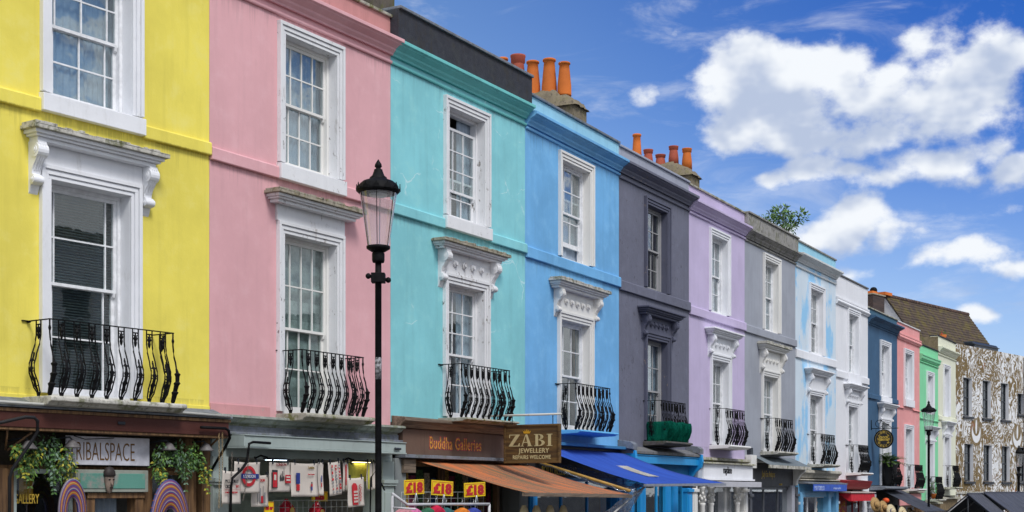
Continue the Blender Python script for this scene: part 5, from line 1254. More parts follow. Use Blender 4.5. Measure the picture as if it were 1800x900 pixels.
# clothes rail with tops
u, z = L(2, 690, 868, -1.6)
T = thing('clothes_rail', 'white pipe clothes rail carrying bright hooded tops', 'clothes rail', wp(2, .3, -1.6, gz(22)), rot(2)); zz = z-gz(22)
mb = MB(); ue = L(2, 860, 880, -1.6)[0]-.3; us = u-.3
mb.tube([(us, 0, 0), (us, 0, zz-.05), (us+.03, .0, zz)], .022, 8); mb.tube([(us, .0, zz), (us+.38, 0, zz-.16), (ue, 0, zz-.17)], .022, 8); mb.tube([(ue, 0, 0), (ue, 0, zz-.17)], .022, 8); mb.tube([(us, 0, zz-.2), (us, -.4, zz-.22)], .015, 8)
mb.build('frame', plaster('white_pipe', (.6, .6, .62), dirt=.6, dirtcol=(.2, .14, .1)), T)
TOPS = [('dusty pink', (.50, .22, .25)), ('bright pink', (.60, .16, .34)), ('dark green', (.03, .13, .07)), ('red', (.50, .01, .05)), ('deep teal', (.03, .12, .12)), ('orange', (.65, .19, .02)), ('royal blue', (.04, .06, .30))]
for k, (px, (cn, cc_)) in enumerate(zip((710, 726, 752, 766, 784, 812, 832), TOPS)):
    u, z = L(2, px, 894 - (4 if k in (3,) else 0), -1.6); G = thing('hooded_top', f'{cn} hooded top hanging on the white clothes rail', 'hooded top', wp(2, u, -1.6, z), rot(2), 'hooded tops on the clothes rail')
    mb = MB(); rr = random.Random(k); n = 14; prof = [(-.24, -.75), (-.26, -.3), (-.25, -.12), (-.13, -.03), (-.05, .0), (.05, 0), (.13, -.03), (.25, -.12), (.26, -.3), (.24, -.75)]
    th = .07; mb.prism(prof, -th, th, 0, 'y'); mb.lathe([(.10, -.12), (.11, -.06), (.07, .0), (.03, .015)], 0, 0, 12, sy=.8)
    mb.build('cloth', flat(cn.replace(' ', '_')+'_jersey', cc_, .95, bump=.3), G, bevel=.03)
    MB().tube([(0, 0, .05), (0, 0, .10), (.02, 0, .13), (0, 0, .15)], .006, 5).build('hanger_hook', WIRE, G)
# necklace busts
for k, px in enumerate((921, 943, 967, 990)):
    u, z = L(2, px, 888, -1.7); bt = thing('necklace_bust', ['cream necklace bust at the left under the orange awning', 'second cream necklace bust from the left under the orange awning', 'third cream necklace bust from the left under the orange awning', 'rightmost cream necklace bust under the orange awning'][k], 'display bust', wp(2, u, -1.7, z-.5), rot(2), 'cream necklace busts')
    MB().lathe([(.12, 0), (.13, .02), (.115, .12), (.10, .3), (.095, .40), (.07, .46), (.045, .49), (.042, .5)], 0, 0, 16, sy=.7).build('bust', flat('linen', (.52, .44, .26), .9), bt)
tb = thing('stall_table', 'cloth covered stall table under the orange awning', 'table', wp(2, 3.2, -1.7, gz(26)), rot(2))
zt_ = L(2, 945, 888, -1.7)[1]-.5-gz(26); mb = MB(); mb.box(-1.2, 1.6, -.35, .35, zt_-.05, zt_); mb.build('top', WOODB, tb); curtain('tablecloth', tb, -1.2, 1.6, .1, zt_-.05, -.36, flat('maroon_cloth', (.10, .02, .03), .9), .03, 16)
# stock hanging in the dark of the shop
rr = random.Random(21); SCF = [flat('scarf_%s' % n, c, .9, var=.4, scale=25, bump=.4) for n, c in (('brown', (.12, .07, .03)), ('gold', (.35, .22, .06)), ('plum', (.16, .03, .06)), ('green', (.05, .10, .04)), ('cream', (.35, .30, .22)), ('blue', (.05, .08, .2)))]
for k in range(16):
    u = .6+k*.215; z1_ = rr.uniform(1.95, 2.12); h = rr.uniform(.5, 1.0); kind = k % 6
    G = thing('hanging_scarf', '%s patterned scarf, number %s along the dark rail under the orange awning' % (['brown', 'gold', 'plum', 'dark green', 'cream', 'blue'][kind], ['one', 'two', 'three', 'four', 'five', 'six', 'seven', 'eight', 'nine', 'ten', 'eleven', 'twelve', 'thirteen', 'fourteen', 'fifteen', 'sixteen'][k]), 'scarf', wp(2, u, .25, z1_), rot(2), 'scarves hanging inside the orange awning shop')
    mb = MB(); n = 12; vs = []
    for f in (0, .01):
        for q_ in range(n+1): x = -.09+.18*q_/n; yy = .02*math.sin(q_*1.7+k); vs += [(x, yy+f, 0), (x*1.15, yy*1.4+f, -h)]
    fs = [(q_*2, q_*2+1, q_*2+3, q_*2+2) for q_ in range(n)]+[(26+q_*2, 26+q_*2+2, 26+q_*2+3, 26+q_*2+1) for q_ in range(n)]
    mb.add(vs, fs, 0, True); mb.build('cloth', SCF[kind], G)

# crumpled clear plastic sheet between the awnings
PLASM = bpy.data.materials.new('clear_plastic'); PLASM.use_nodes = True; t = PLASM.node_tree; t.nodes.clear()
co = nd(t, 'ShaderNodeTexCoord').outputs['Object']
bp = nd(t, 'ShaderNodeBump'); bp.inputs['Strength'].default_value = 1.0; bp.inputs['Distance'].default_value = .05
t.links.new(noise(t, mapping(t, co, (0, 0, 0), (1, 3, 1)), 6, 6, .65, 1.5), bp.inputs['Height'])
gl = nd(t, 'ShaderNodeBsdfGlossy', i_Roughness=.12, i_Color=(.85, .9, 1, 1)); t.links.new(bp.outputs[0], gl.inputs['Normal'])
tr = nd(t, 'ShaderNodeBsdfTransparent', i_Color=(.85, .87, .9, 1)); df = nd(t, 'ShaderNodeBsdfDiffuse', i_Color=(.5, .53, .58, 1))
m1 = nd(t, 'ShaderNodeMixShader', i_0=.30); t.links.new(tr.outputs[0], m1.inputs[1]); t.links.new(gl.outputs[0], m1.inputs[2])
m2 = nd(t, 'ShaderNodeMixShader', i_0=ss(t, noise(t, mapping(t, co, (3, 0, 0), (1, 3, 1)), 7, 5, .7, 1.0), .45, .75, .04, .6)); t.links.new(m1.outputs[0], m2.inputs[1]); t.links.new(df.outputs[0], m2.inputs[2])
om = nd(t, 'ShaderNodeOutputMaterial'); t.links.new(m2.outputs[0], om.inputs[0])
T = thing('plastic_sheet', 'crumpled clear plastic rain sheet slung between the orange and the blue awnings', 'plastic sheet', wp(2, 4.6, -1, gz(28)), rot(2)); base = Vector((4.6, -1, gz(28)))
def sheet(T, c4, n=22, amp=.03, seed=1, name='sheet', m=PLASM):
    rr = random.Random(seed); A, B, C_, D_ = [Vector(c)-base for c in c4]; mb = MB(); vs = []
    for j in range(n+1):
        for k in range(n+1):
            s, t_ = k/n, j/n; p = (A*(1-s)+B*s)*(1-t_)+(D_*(1-s)+C_*s)*t_
            vs.append(p+Vector((rr.uniform(-1, 1)*amp*.4, rr.uniform(-1, 1)*amp*.4, rr.uniform(-1, 1)*amp-.12*math.sin(math.pi*s)*math.sin(math.pi*t_))))
    mb.add(vs, [(j*(n+1)+k, j*(n+1)+k+1, (j+1)*(n+1)+k+1, (j+1)*(n+1)+k) for j in range(n) for k in range(n)], 0, True)
    o = mb.build(name, m, T); so_ = o.modifiers.new('thickness', 'SOLIDIFY'); so_.thickness = .002
q3 = lambda px, py, d: (L(2, px, py, d)[0], d, L(2, px, py, d)[1])
sheet(T, (q3(940, 812, -.05), q3(1010, 820, -.05), q3(1137, 851, -2.0), q3(1104, 866, -2.1)), seed=2)
sheet(T, (q3(1104, 868, -2.12), q3(1136, 853, -2.0), q3(1090, 925, -1.8), q3(1030, 925, -1.8)), seed=4, amp=.02)
mb = MB(); mb.tube([Vector(q3(944, 812, -.05))-base, Vector(q3(1108, 863, -2.12))-base], .03, 8); mb.build('pole', flat('ochre_pole', (.42, .24, .05), .6), T)
mb = MB(); mb.tube([Vector(q3(1137, 853, -2.0))-base, Vector(q3(1112, 872, -2.0))-base, Vector(q3(1075, 905, -2.0))-base], .02, 6); mb.build('hem', flat('white_hem', (.6, .6, .6), .6), T)

# --- sky blue house: dark shop with royal blue awning
BLU = plaster('bright_blue_shop_paint', (.015, .24, .62), .08, .2, dirt=.25, dirtcol=(.01, .08, .2), rough=.45, bump=.1)
LBL = plaster('light_blue_shop_paint', (.16, .42, .68), .08, .2, dirt=.3, dirtcol=(.08, .15, .2), rough=.5)
H = HSE[3]; Wd = wid(3)
panel(H, 'shop_cornice', plaster('blue_ledge', (.05, .20, .38), dirt=.6), .0, Wd-.01, -.2, 0, 2.64, 2.70)
fb = panel(H, 'fascia', flat('black_fascia', (.018, .018, .02), .6), .05, Wd-.05, -.06, 0, 2.0, 2.64)
text('PORTOBELLO ROAD', .24, GILT, fb, (L(3, 952, 828, -.06)[0], -.063, 2.05), sx=.74)
shopbay(3, 2.0, BLU, mull=3)
BCAN = cloth_mat('royal_blue_canvas', (.012, .06, .36), (.02, .085, .45), None, along=1, sc=10)
aw = awning(H, 'awning', BCAN, .45, 4.55, 2.60, .46, 4.95, -2.3, 1.86, .05, sag=.10, edge=.12, bmat=flat('grey_bar', (.25, .27, .32), .5), zb1=1.90)
wl = flat('faded_white_print', (.62, .58, .50), .8); mb = MB()
for k in range(7):          # worn stripes of printed lettering down the canvas
    u_ = 2.55+k*.085; pts = []
    for t_ in [.35+.045*q for q in range(8)]:
        z = 2.60*(1-t_)+1.87*t_-.10*math.sin(math.pi*t_)*1.2+.012; pts.append((u_, -2.3*t_-.02, z))
    for a, b in zip(pts, pts[1:]):
        mb.add([(a[0]-.030, a[1], a[2]), (a[0]+.030, a[1], a[2]), (b[0]+.030, b[1], b[2]), (b[0]-.030, b[1], b[2])]+[(p[0]+s, p[1], p[2]-.006) for p, s in ((a, -.03), (a, .03), (b, .03), (b, -.03))], [(0, 1, 2, 3), (4, 7, 6, 5)])
mb.build('awning_print', wl, aw)

# --- slate house: bright blue shop front
H = HSE[4]; Wd = wid(4); gl_ = gz(34)-.1
BL2 = plaster('azure_shop_paint', (.02, .30, .66), .08, .25, dirt=.2, dirtcol=(.02, .12, .25), rough=.45, bump=.1)
c_ = MB(); c_.prism([(0, 2.74), (-.34, 2.62), (-.34, 2.56), (0, 2.56)], .0, Wd-.02); c_.build('canopy_roof', SLATEM, H, bevel=.005)
b_ = MB(); b_.box(.1, Wd-.1, -.30, -.12, 2.35, 2.52); b_.box(.1, Wd-.1, -.32, -.12, 2.522, 2.545); b_.build('awning_box', BL2, H, bevel=.006)
for u in (.0, Wd-.14):
    q = MB(); q.prism([(-.02, 2.70), (-.38, 2.62), (-.40, 2.45), (-.36, 2.30), (-.22, 2.18), (-.12, 2.05), (-.12, 1.8), (-.02, 1.8)], u+.01, u+.12); q.build('console', BL2, H, bevel=.008)
    q = MB(); q.prism([(0, 2.86), (-.30, 2.82), (-.38, 2.76), (-.38, 2.64), (0, 2.7)], u-.08, u+.16); q.build('console_cap', LEAD, H, bevel=.01)
fb = panel(H, 'fascia', plaster('azure_fascia', (.03, .22, .48), dirt=.2), .12, Wd-.12, -.05, .0, 1.98, 2.40)
text('VINTAGE LONDON', .23, flat('pale_lettering', (.35, .50, .58), .6), fb, (L(4, 1128, 820, -.05)[0], -.053, 2.06), sx=.82)
shopbay(4, 1.98, BL2, mull=2, u0=.55)
for a in (.38, 1.05, 2.6, 3.05):
    q = MB(); q.box(a, a+.34, -.06, .02, gl_, 1.96)
    for k in range(4): q.box(a+.03+k*.08, a+.07+k*.08, -.075, -.06, gl_+.2, 1.86)
    q.build('fluted_panel', BL2, H, bevel=.004)
fl = MB(); fl.box(2.75, 3.15, -.62, -.42, 1.80, 1.84); fl.tube([(2.95, -.5, 1.84), (2.95, -.3, 2.0), (2.95, -.05, 2.0)], .015, 6); o = fl.build('floodlight', BLACK, H)
NET = bpy.data.materials.new('green_net'); NET.use_nodes = True; t = NET.node_tree; t.nodes.clear()
tr = nd(t, 'ShaderNodeBsdfTransparent', i_Color=(.12, .55, .42, 1)); df = nd(t, 'ShaderNodeBsdfDiffuse', i_Color=(.01, .16, .11, 1)); co = nd(t, 'ShaderNodeTexCoord').outputs['Object']
m1 = nd(t, 'ShaderNodeMixShader', i_0=ss(t, noise(t, co, 5, 5, .6), .3, .7, .15, .5)); t.links.new(tr.outputs[0], m1.inputs[1]); t.links.new(df.outputs[0], m1.inputs[2]); om = nd(t, 'ShaderNodeOutputMaterial'); t.links.new(m1.outputs[0], om.inputs[0])
T = thing('safety_net', 'torn green netting tied round the lower half of the slate house balcony', 'netting', wp(4, 2.2, -.3, 2.89), rot(4)); rr = random.Random(4)
mb = MB(); n = 46; m_ = 7; vs = []
P5 = [(-.80, .22), (-.80, -.17), (.78, -.17), (.78, .22)]
seg = [(P5[0], P5[1], 8), (P5[1], P5[2], 30), (P5[2], P5[3], 8)]; ring_ = []
for a, b, k in seg:
    for q in range(k): ring_.append((a[0]+(b[0]-a[0])*q/k, a[1]+(b[1]-a[1])*q/k))
ring_.append(P5[3])
for j in range(m_+1):
    for x, y in ring_: t_ = j/m_; o_ = belly(t_*.55); vs.append((x*(1+.0*t_)+rr.uniform(-.008, .008)+(.05 if abs(x) > .77 else 0)*0, y+(o_-.03 if abs(x) < .77 else 0)+rr.uniform(-.01, .01), -.03+t_*(.47+.012*math.sin(x*9))))
nn = len(ring_); mb.add(vs, [(j*nn+k, j*nn+k+1, (j+1)*nn+k+1, (j+1)*nn+k) for j in range(m_) for k in range(nn-1)], 0, True)
o = mb.build('net', NET, T); so_ = o.modifiers.new('thickness', 'SOLIDIFY'); so_.thickness = .003

# --- lilac house: white boutique
H = HSE[5]; Wd = wid(5); gl_ = gz(37)-.1
c_ = MB(); c_.prism([(0, 2.60), (-.16, 2.58), (-.18, 2.52), (-.08, 2.48), (0, 2.48)], .2, Wd); c_.prism([(0, 2.47), (-.30, 2.46), (-.32, 2.42), (0, 2.42)], .2, Wd+.06); c_.build('shop_cornice', SLABM, H, bevel=.005)
fb = panel(H, 'fascia', WHITE, .40, Wd-.02, -.24, 0, 2.05, 2.418); panel(H, 'fascia_end', plaster('pale_grey', (.45, .50, .58), dirt=.3), .12, .395, -.2, 0, 2.0, 2.418)
panel(H, 'fascia_ledge', WHITE, .38, Wd+.05, -.28, 0, 2.0, 2.048)
text('magdalene', .25, BLACK, fb, (L(5, 1271, 832, -.24)[0], -.243, 2.19), sx=.74, off=.004, space=.85)
b_ = MB(); b_.box(.5, Wd-.05, -.5, -.3, 1.83, 1.97); b_.build('awning_box', plaster('off_white_box', (.5, .5, .54), dirt=.3), H, bevel=.008)
shopbay(5, 1.98, CREAMW, mull=3, u0=.5, back=flat('warm_back', (.34, .24, .12), .9))
for u in (.62, 1.25, 3.25):
    q = MB(); q.lathe([(.09, gl_), (.07, gl_+.3), (.065, 1.35), (.08, 1.38), (.08, 1.42)], u, -.12, 14)
    for k in range(14): an = k*2.4; q.lathe([(.01, 0), (.035, .03), (.03, .07), (.005, .09)], u+.075*math.cos(an), -.12+.075*math.sin(an), 6); nv = 4*6; q.v[-nv:] = [(x, y, z+1.42+.033*(k//2)) for x, y, z in q.v[-nv:]]
    q.lathe([(.06, 1.42), (.08, 1.75), (.12, 1.8), (.12, 1.84)], u, -.12, 12); q.build('column', CREAMW, H)
bars = MB()
for k in range(9): u = .75+k*.07; bars.tube([(u, -.02, gl_+.8), (u, -.02, 1.9)], .006, 5)
for k in range(12): u = 2.1+k*.085; bars.tube([(u, -.02, gl_+.8), (u, -.02, 1.9)], .006, 5)
bars.build('window_bars', WHITE, H)

# --- grey house: antique shop
H = HSE[6]; Wd = wid(6); gl_ = gz(41)-.1
c_ = MB(); c_.prism([(0, 2.66), (-.14, 2.64), (-.16, 2.55), (-.0, 2.52)], .35, Wd-.1); c_.build('shop_cornice', CREAMW, H); panel(H, 'cornice_end', CREAMW, .05, .5, -.18, 0, 2.36, 2.72)
MB().box(.18, .36, -.12, .0, 2.74, 2.92).build('vent_box', CHAR, H)
panel(H, 'fascia', flat('charcoal_fascia', (.055, .055, .06), .6), .3, Wd-.35, -.05, 0, 1.85, 2.5)
text('Judy Fox Antiques', .26, GILT, H.children[-1], (L(6, 1339, 836, -.05)[0], -.053, 2.13), sx=.62, shear=.35); text('ANTIQUES', .07, GILT, H.children[-1], (2.9, -.053, 1.90), sx=.9)
aw = awning(H, 'awning', flat('grey_canvas', (.15, .18, .20), .8), .5, 4.35, 2.70, .45, 4.3, -.55, 2.46, .09, sag=.0, edge=.0, bmat=SLAB)
shopbay(6, 1.85, flat('dark_grey_frame', (.08, .085, .10), .5), mull=3)
q = MB(); q.box(3.95, 4.25, -.12, .25, gl_, 1.9); q.build('pilaster', plaster('pale_pilaster', (.36, .37, .42), dirt=.3), H, bevel=.006)
q = MB(); q.prism([(0, 2.4), (-.42, 2.38), (-.40, 2.3), (-.28, 2.22), (-.18, 2.05), (-.16, 1.9), (0, 1.9)], 4.28, 4.42); q.build('console', CREAMW, H, bevel=.01)

# --- blue washed house
H = HSE[7]; Wd = wid(7); gl_ = gz(45)-.1
c_ = MB(); c_.prism([(0, 2.40), (-.22, 2.38), (-.24, 2.30), (-.14, 2.22), (-.12, 2.14), (0, 2.12)], .0, Wd-.1); c_.prism([(0, 2.11), (-.18, 2.10), (-.18, 2.06), (0, 2.05)], .0, Wd-.1); c_.build('shop_cornice', stone('cream_stone', (.50, .47, .40), .3, .35), H, bevel=.006)
pf = MB(); pf.prism([(0, 2.04), (-.40, 1.99), (-.40, 1.95), (0, 1.96)], .0, Wd); pf.build('canopy', LEAD, H)
bn = MB(); bn.box(.55, 4.35, -.40, -.385, 1.73, 1.945); bo = bn.build('banner', flat('blue_banner', (.03, .10, .50), .6), H)
text('PORTOBELLO', .19, flat('pale_banner_print', (.45, .55, .8), .6), bo, (.65, -.402, 1.76), sx=.92); text('antiques market', .11, flat('pale_banner_print', (.45, .55, .8), .6), bo, (2.75, -.402, 1.79), sx=1.2)
panel(H, 'fascia', LBL, .0, Wd-.05, -.1, 0, 1.55, 1.95)
shopbay(7, 1.6, WHITE, mull=4, back=flat('grey_back', (.35, .36, .36), .9), glm=GLASSB)
for a in (.0, 3.05, 3.95): panel(H, 'shop_post', LBL, a+.02, a+.3, -.16, .1, gl_, 1.7)
# --- white house: red canopy
H = HSE[8]; Wd = wid(8); gl_ = gz(49)-.1
RM = plaster('red_shop_paint', (.30, .025, .03), .1, .3, dirt=.3, dirtcol=(.08, .01, .01), rough=.5); RC = flat('red_canvas', (.55, .015, .03), .8)
c_ = MB(); c_.prism([(0, 2.12), (-.42, 2.08), (-.38, 1.98), (-.32, 1.86), (-.24, 1.80), (-.0, 1.78)], -.1, 3.2); c_.build('shop_cornice', RM, H, bevel=.006)
c_ = MB(); c_.prism([(0, 1.74), (-.50, 1.70), (-.52, 1.67), (0, 1.68)], .0, 3.3); c_.build('canopy_roof', plaster('pale_ledge', (.4, .33, .3), dirt=.6), H)
c_ = MB(); c_.prism([(-.02, 1.67), (-.48, 1.66), (-.50, 1.40), (-.42, 1.40)], .1, 3.2); c_.build('canopy_valance', RC, H)
panel(H, 'shop_wall', RM, .0, 1.3, .0, .1, gl_, 1.66); shopbay(8, 1.5, RM, mull=2, u0=1.35, u1=3.0, pil=False)
rr = random.Random(3); mb = MB()
for _ in range(36): a, z = rr.uniform(.2, 1.1), rr.uniform(.5, 1.3); mb.prism([(a, z), (a+rr.uniform(.03, .1), z+.02), (a+rr.uniform(-.02, .08), z+rr.uniform(.08, .2))], -.012, -.002, 0, 'y')
mb.build('yellow_print', flat('yellow_print', (.7, .45, .03), .6), H)
panel(H, 'shop_wall', WHITE, 3.25, Wd-.02, -.05, .3, gl_, 2.1)
mb = MB(); mb.lathe([(.10, gl_), (.10, 1.1), (.13, 1.12), (.13, 1.16), (.10, 1.18), (.10, 1.35)], 3.95, -.2, 12); mb.box(3.80, 4.1, -.32, -.08, 1.36, 1.62); mb.build('downpipe', plaster('grey_downpipe', (.45, .47, .5), dirt=.3), H)
# --- navy house: hats under a black awning
H = HSE[9]; Wd = wid(9); gl_ = gz(53)-.1
c_ = MB(); c_.prism([(0, 1.93), (-.62, 1.90), (-.64, 1.83), (-.5, 1.78), (0, 1.76)], .0, Wd-.9); c_.build('shop_cornice', LEAD, H, bevel=.006)
panel(H, 'fascia', plaster('blue_pier', (.03, .10, .26), dirt=.2), .0, 1.0, -.05, .2, gl_, 1.76); shopbay(9, 1.2, flat('dark_navy', (.02, .03, .05), .6), mull=2, gl=False); panel(H, 'dark_fascia', DARK, 1.0, Wd, -.04, 0, 1.2, 1.76)
BC = flat('black_canvas', (.045, .05, .065), .7, var=.25, bump=.3, scale=3)
awning(H, 'awning', BC, 1.25, 4.6, 1.83, -.1, 3.3, -2.0, 1.02, .03, sag=.02, edge=.05, bmat=BC)
STRAW = flat('straw', (.42, .26, .10), .85, var=.25, scale=30, bump=.5); STRAWL = flat('pale_straw', (.60, .50, .30), .85, var=.2, scale=30, bump=.5)
for k, (px, py, dd, rd, m, lab) in enumerate(((1538, 888, -.9, .27, STRAW, 'brown straw hat hanging leftmost under the black awning'), (1552, 893, -.9, .25, STRAW, 'brown straw hat partly behind the leftmost one'), (1566, 900, -1.2, .26, STRAWL, 'pale straw hat with a dark ribbon, middle of the row'), (1586, 903, -1.2, .24, STRAWL, 'pale straw hat right of the ribboned one'), (1599, 902, -1.2, .20, STRAWL, 'small pale straw hat, rightmost of the row'))):
    u, z = L(9, px, py, dd); T = thing('straw_hat', lab, 'hat', wp(9, u, dd, z), rot(9), 'straw hats under the black awning')
    T.rotation_euler = (R(78), 0, rot(9)-R(22))
    MB().lathe([(.0, .0), (rd, .02), (rd+.01, .03), (rd*.5, .045), (rd*.42, .06), (rd*.38, .13), (rd*.28, .155), (.01, .16)], 0, 0, 24).build('hat_body', m, T)
    MB().lathe([(rd*.445, .058), (rd*.43, .09), (rd*.42, .09)], 0, 0, 24).build('ribbon', NAVY if k == 2 else WOODB, T)
mb = MB(); u, z = L(9, 1557, 880, -.5); mb.lathe([(.02, -.1), (.1, -.06), (.13, 0), (.1, .07), (.02, .1)], 0, 0, 12); o = mb.build('paper_lantern', flat('orange_red_paper', (.8, .10, .02), .7)); tag(o, 'small orange red paper lantern behind the straw hats', 'lantern'); relocate(o, wp(9, u, -.5, z), 0)
# clock sign
T = thing('clock_sign', 'round black hanging sign like a clock face with gold numerals on an iron scroll bracket', 'sign', wp(9, .45, 0, 0), rot(9)-R(90))
Yx = lambda px: Dd(9, px, .45); X_ = lambda px: -Yx(px)[0]; Zz = lambda px, py: 1.7+(865-py)/F*Yx(px)[1]
cx_, cz_ = X_(1553.6), Zz(1553.6, 771.7); r_ = 16.5/(F/Yx(1553)[1]); zb_ = Zz(1553, 753); xe = X_(1579)
mb = MB(); mb.disc((cx_, cz_), r_, -.03, .03, 40); mb.build('disc', flat('black_enamel', (.012, .012, .013), .4), T); mb = MB(); mb.ring((cx_, cz_), r_-.02, r_+.008, -.036, .036, 40); mb.build('rim', BLACK, T)
mb = MB(); mb.ring((cx_, cz_), r_*.86, r_*.875, -.036, -.031, 40); mb.ring((cx_, cz_), r_*.60, r_*.612, -.036, -.031, 40); mb.build('dial_ring', GILT, T)
for k, nm in enumerate(('XII', 'I', 'II', 'III', 'IIII', 'V', 'VI', 'VII', 'VIII', 'IX', 'X', 'XI')):
    an = R(90-30*k); ang = -30*k; o = text(nm, .10, GILT, T, (0, 0, 0), align='CENTER', sx=.7, off=.003, name='numeral')
    o.matrix_local = Matrix.Translation((cx_+.66*r_*math.cos(an), -.033, cz_+.66*r_*math.sin(an))) @ Matrix.Rotation(R(-ang), 4, 'Y').inverted() @ Matrix.Rotation(R(90), 4, 'X') @ Matrix.Diagonal((.7, 1, 1, 1))
text('CLOCK', .095, GILT, T, (cx_, -.033, cz_+.03), align='CENTER', off=.005); text('CENTRE', .095, GILT, T, (cx_, -.033, cz_-.06), align='CENTER', off=.005)
mb = MB(); mb.tube([(0, 0, zb_), (xe, 0, zb_)], .014, 6); mb.tube([(0.01, 0, zb_-.05), (0.01, 0, zb_+.30)], .018, 6)
mb.tube([(.30+.14*math.cos(q), 0, zb_+.17+.13*math.sin(q)) for q in [2*math.pi*k/14 for k in range(15)]], .011, 5); mb.tube([(.42, 0, zb_+.24), (.58, 0, zb_+.14), (.72, 0, zb_+.03), (.80, 0, zb_+.06)], .011, 5); mb.build('bracket', BLACK, T)
mb = MB(); 
for s in (-1, 1): mb.tube([(cx_+s*.28, 0, zb_), (cx_+s*.28, 0, cz_+r_*.6)], .008, 5)
mb.build('hanger', BLACK, T)
mb = MB(); mb.lathe([(.001, -.02), (.02, 0), (.001, .03)], 0, 0, 8); mb.build('finial', GILT, T, loc=(xe, 0, zb_))
# potted plant on the navy balcony
u, z = L(9, 1562, 850, -.15); T = thing('potted_plant', 'bushy bright green plant in a black pot on the navy house balcony', 'plant', wp(9, 2.15, -.18, 1.92), rot(9))
MB().lathe([(.26, 0), (.28, .1), (.36, .75), (.38, .78), (.38, .84), (.33, .84), (.32, .7)], 0, 0, 20).build('pot', flat('black_pot', (.02, .02, .022), .5), T)
mb = MB(); rr = random.Random(12)
for k in range(60):
    an = rr.uniform(0, 6.28); e_ = rr.uniform(.15, 1.1); ln = rr.uniform(.45, .85); d_ = Vector((math.cos(an)*math.cos(e_), math.sin(an)*math.cos(e_), math.sin(e_)))
    for q in range(9):
        t_ = .25+.75*q/8; p = Vector((0, 0, .85))+d_*ln*t_+Vector((0, 0, -.35*t_*t_*ln))
        for s in (-1, 1): mb.leaf(p, d_*.6+d_.cross(Vector((0, 0, 1)))*s+Vector((0, 0, -.2)), Vector((0, 0, 1)), .17*(1-.4*t_), .06, rr.choice([1, 2, 2, 2]))
mb.build('foliage', LEAFS, T)
# --- remaining shop levels down the hill
for i, ztp, cm in ((10, 1.78, M_P2), (11, 1.3, stone('mottled_stone', (.25, .18, .10), .2, .7, msc=9)), (12, 1.5, stone('mottled_stone', (.25, .18, .10), .2, .7, msc=9))):
    c_ = MB(); c_.prism([(0, ztp), (-.2, ztp-.03), (-.22, ztp-.10), (0, ztp-.14)], .02, wid(i)-.02); c_.build('shop_cornice', SLABM, HSE[i]); panel(HSE[i], 'fascia', cm, .02, wid(i)-.02, -.08, .2, ztp-.6, ztp-.14); shopbay(i, ztp-.6, WOODB, mull=3)
# plant on the mint balcony
T = thing('potted_plant', 'small leafy plant with pink flowers on the mint house balcony', 'plant', wp(11, 1.9, -.2, 1.42), rot(11)); MB().lathe([(.12, 0), (.17, .22), (.15, .22)], 0, 0, 12).build('pot', TERRA, T)
mb = MB(); clump(mb, (0, 0, .45), (.25, .2, .3), 160, .10, [2, 2, 1], random.Random(5), 0); mb.build('foliage', LEAFS, T); mb = MB(); clump(mb, (.05, -.1, .45), (.22, .12, .2), 12, .07, [0], random.Random(6), 0); mb.build('flowers', flat('pink_petals', (.6, .15, .35), .7), T)
T = thing('roof_flowerpot', 'terracotta pot with red flowers on the cream house parapet', 'plant', wp(12, 2.35, .28, 8.47), rot(12)); MB().lathe([(.12, 0), (.17, .24), (.15, .24)], 0, 0, 12).build('pot', TERRA, T); mb = MB(); clump(mb, (0, 0, .30), (.15, .14, .10), 60, .07, [0, 1, 1], random.Random(5), 0); mb.build('flowers', [flat('red_petals', (.6, .03, .01), .7), LEAFS[1]], T)

# ------------------------------------------------------------------ market gazebos
GZB = flat('charcoal_canopy', (.055, .06, .08), .75, var=.15, bump=.2, scale=2)
def gazebo(label, px, Zd, pyr, length, hw, slope, seed):
    x = (px-900)/F*Zd; zr = 1.7+(865-pyr)/F*Zd; g = gz(Zd)
    T = thing('market_gazebo', label, 'gazebo', (x, Zd, g), R(62), 'charcoal market gazebos'); z = zr-g; ze = z-hw*slope
    r = MB(); th = .02
    for s in (-1, 1):
        n = 8
        for k in range(n):
            xa_, xb_ = length*k/n, length*(k+1)/n
            r.add([(xa_, 0, z), (xb_, 0, z), (xb_, s*hw, ze), (xa_, s*hw, ze), (xa_, 0, z-th), (xb_, 0, z-th), (xb_, s*hw, ze-th), (xa_, s*hw, ze-th)], [(0, 1, 2, 3), (4, 7, 6, 5), (0, 3, 7, 4), (1, 5, 6, 2), (2, 6, 7, 3)])
        r.box(0, length, s*hw-.01, s*hw+.01, ze-.25, ze-th-.002)
    ro = r.build('canopy', GZB, T)
    sm_ = MB()
    for k in range(1, 8):
        for s in (-1, 1): sm_.tube([(length*k/8, 0, z+.004), (length*k/8, s*hw, ze+.004)], .014, 5)
    sm_.tube([(0, 0, z+.01), (length, 0, z+.01)], .03, 6); sm_.build('seams', flat('canopy_seam', (.09, .095, .12), .7), ro)
    for xx in (.1, length-.1):
        for s in (-1, 1): MB().box(xx-.025, xx+.025, s*(hw-.06)-.025, s*(hw-.06)+.025, 0, ze).build('leg', CHAR, T)
    for s in (-1, 1): MB().tube([(.06, 0, z-.06), (.06, s*(hw-.05), ze-.03)], .02, 6).build('rafter', flat('white_metal', (.5, .5, .5), .4) if s > 0 else CHAR, T)
    MB().tube([(.06, 0, z-.06), (.06, 0, ze)], .02, 6).build('king_post', CHAR, T)
gazebo('charcoal market gazebo with its open gable facing up the street, left of the pair', 1701, 44, 868, 2.6, 1.7, .85, 1)
gazebo('long charcoal market gazebo with ribbed canopy below the mural, right of the pair', 1730, 46, 866, 9.5, 2.0, .75, 2)

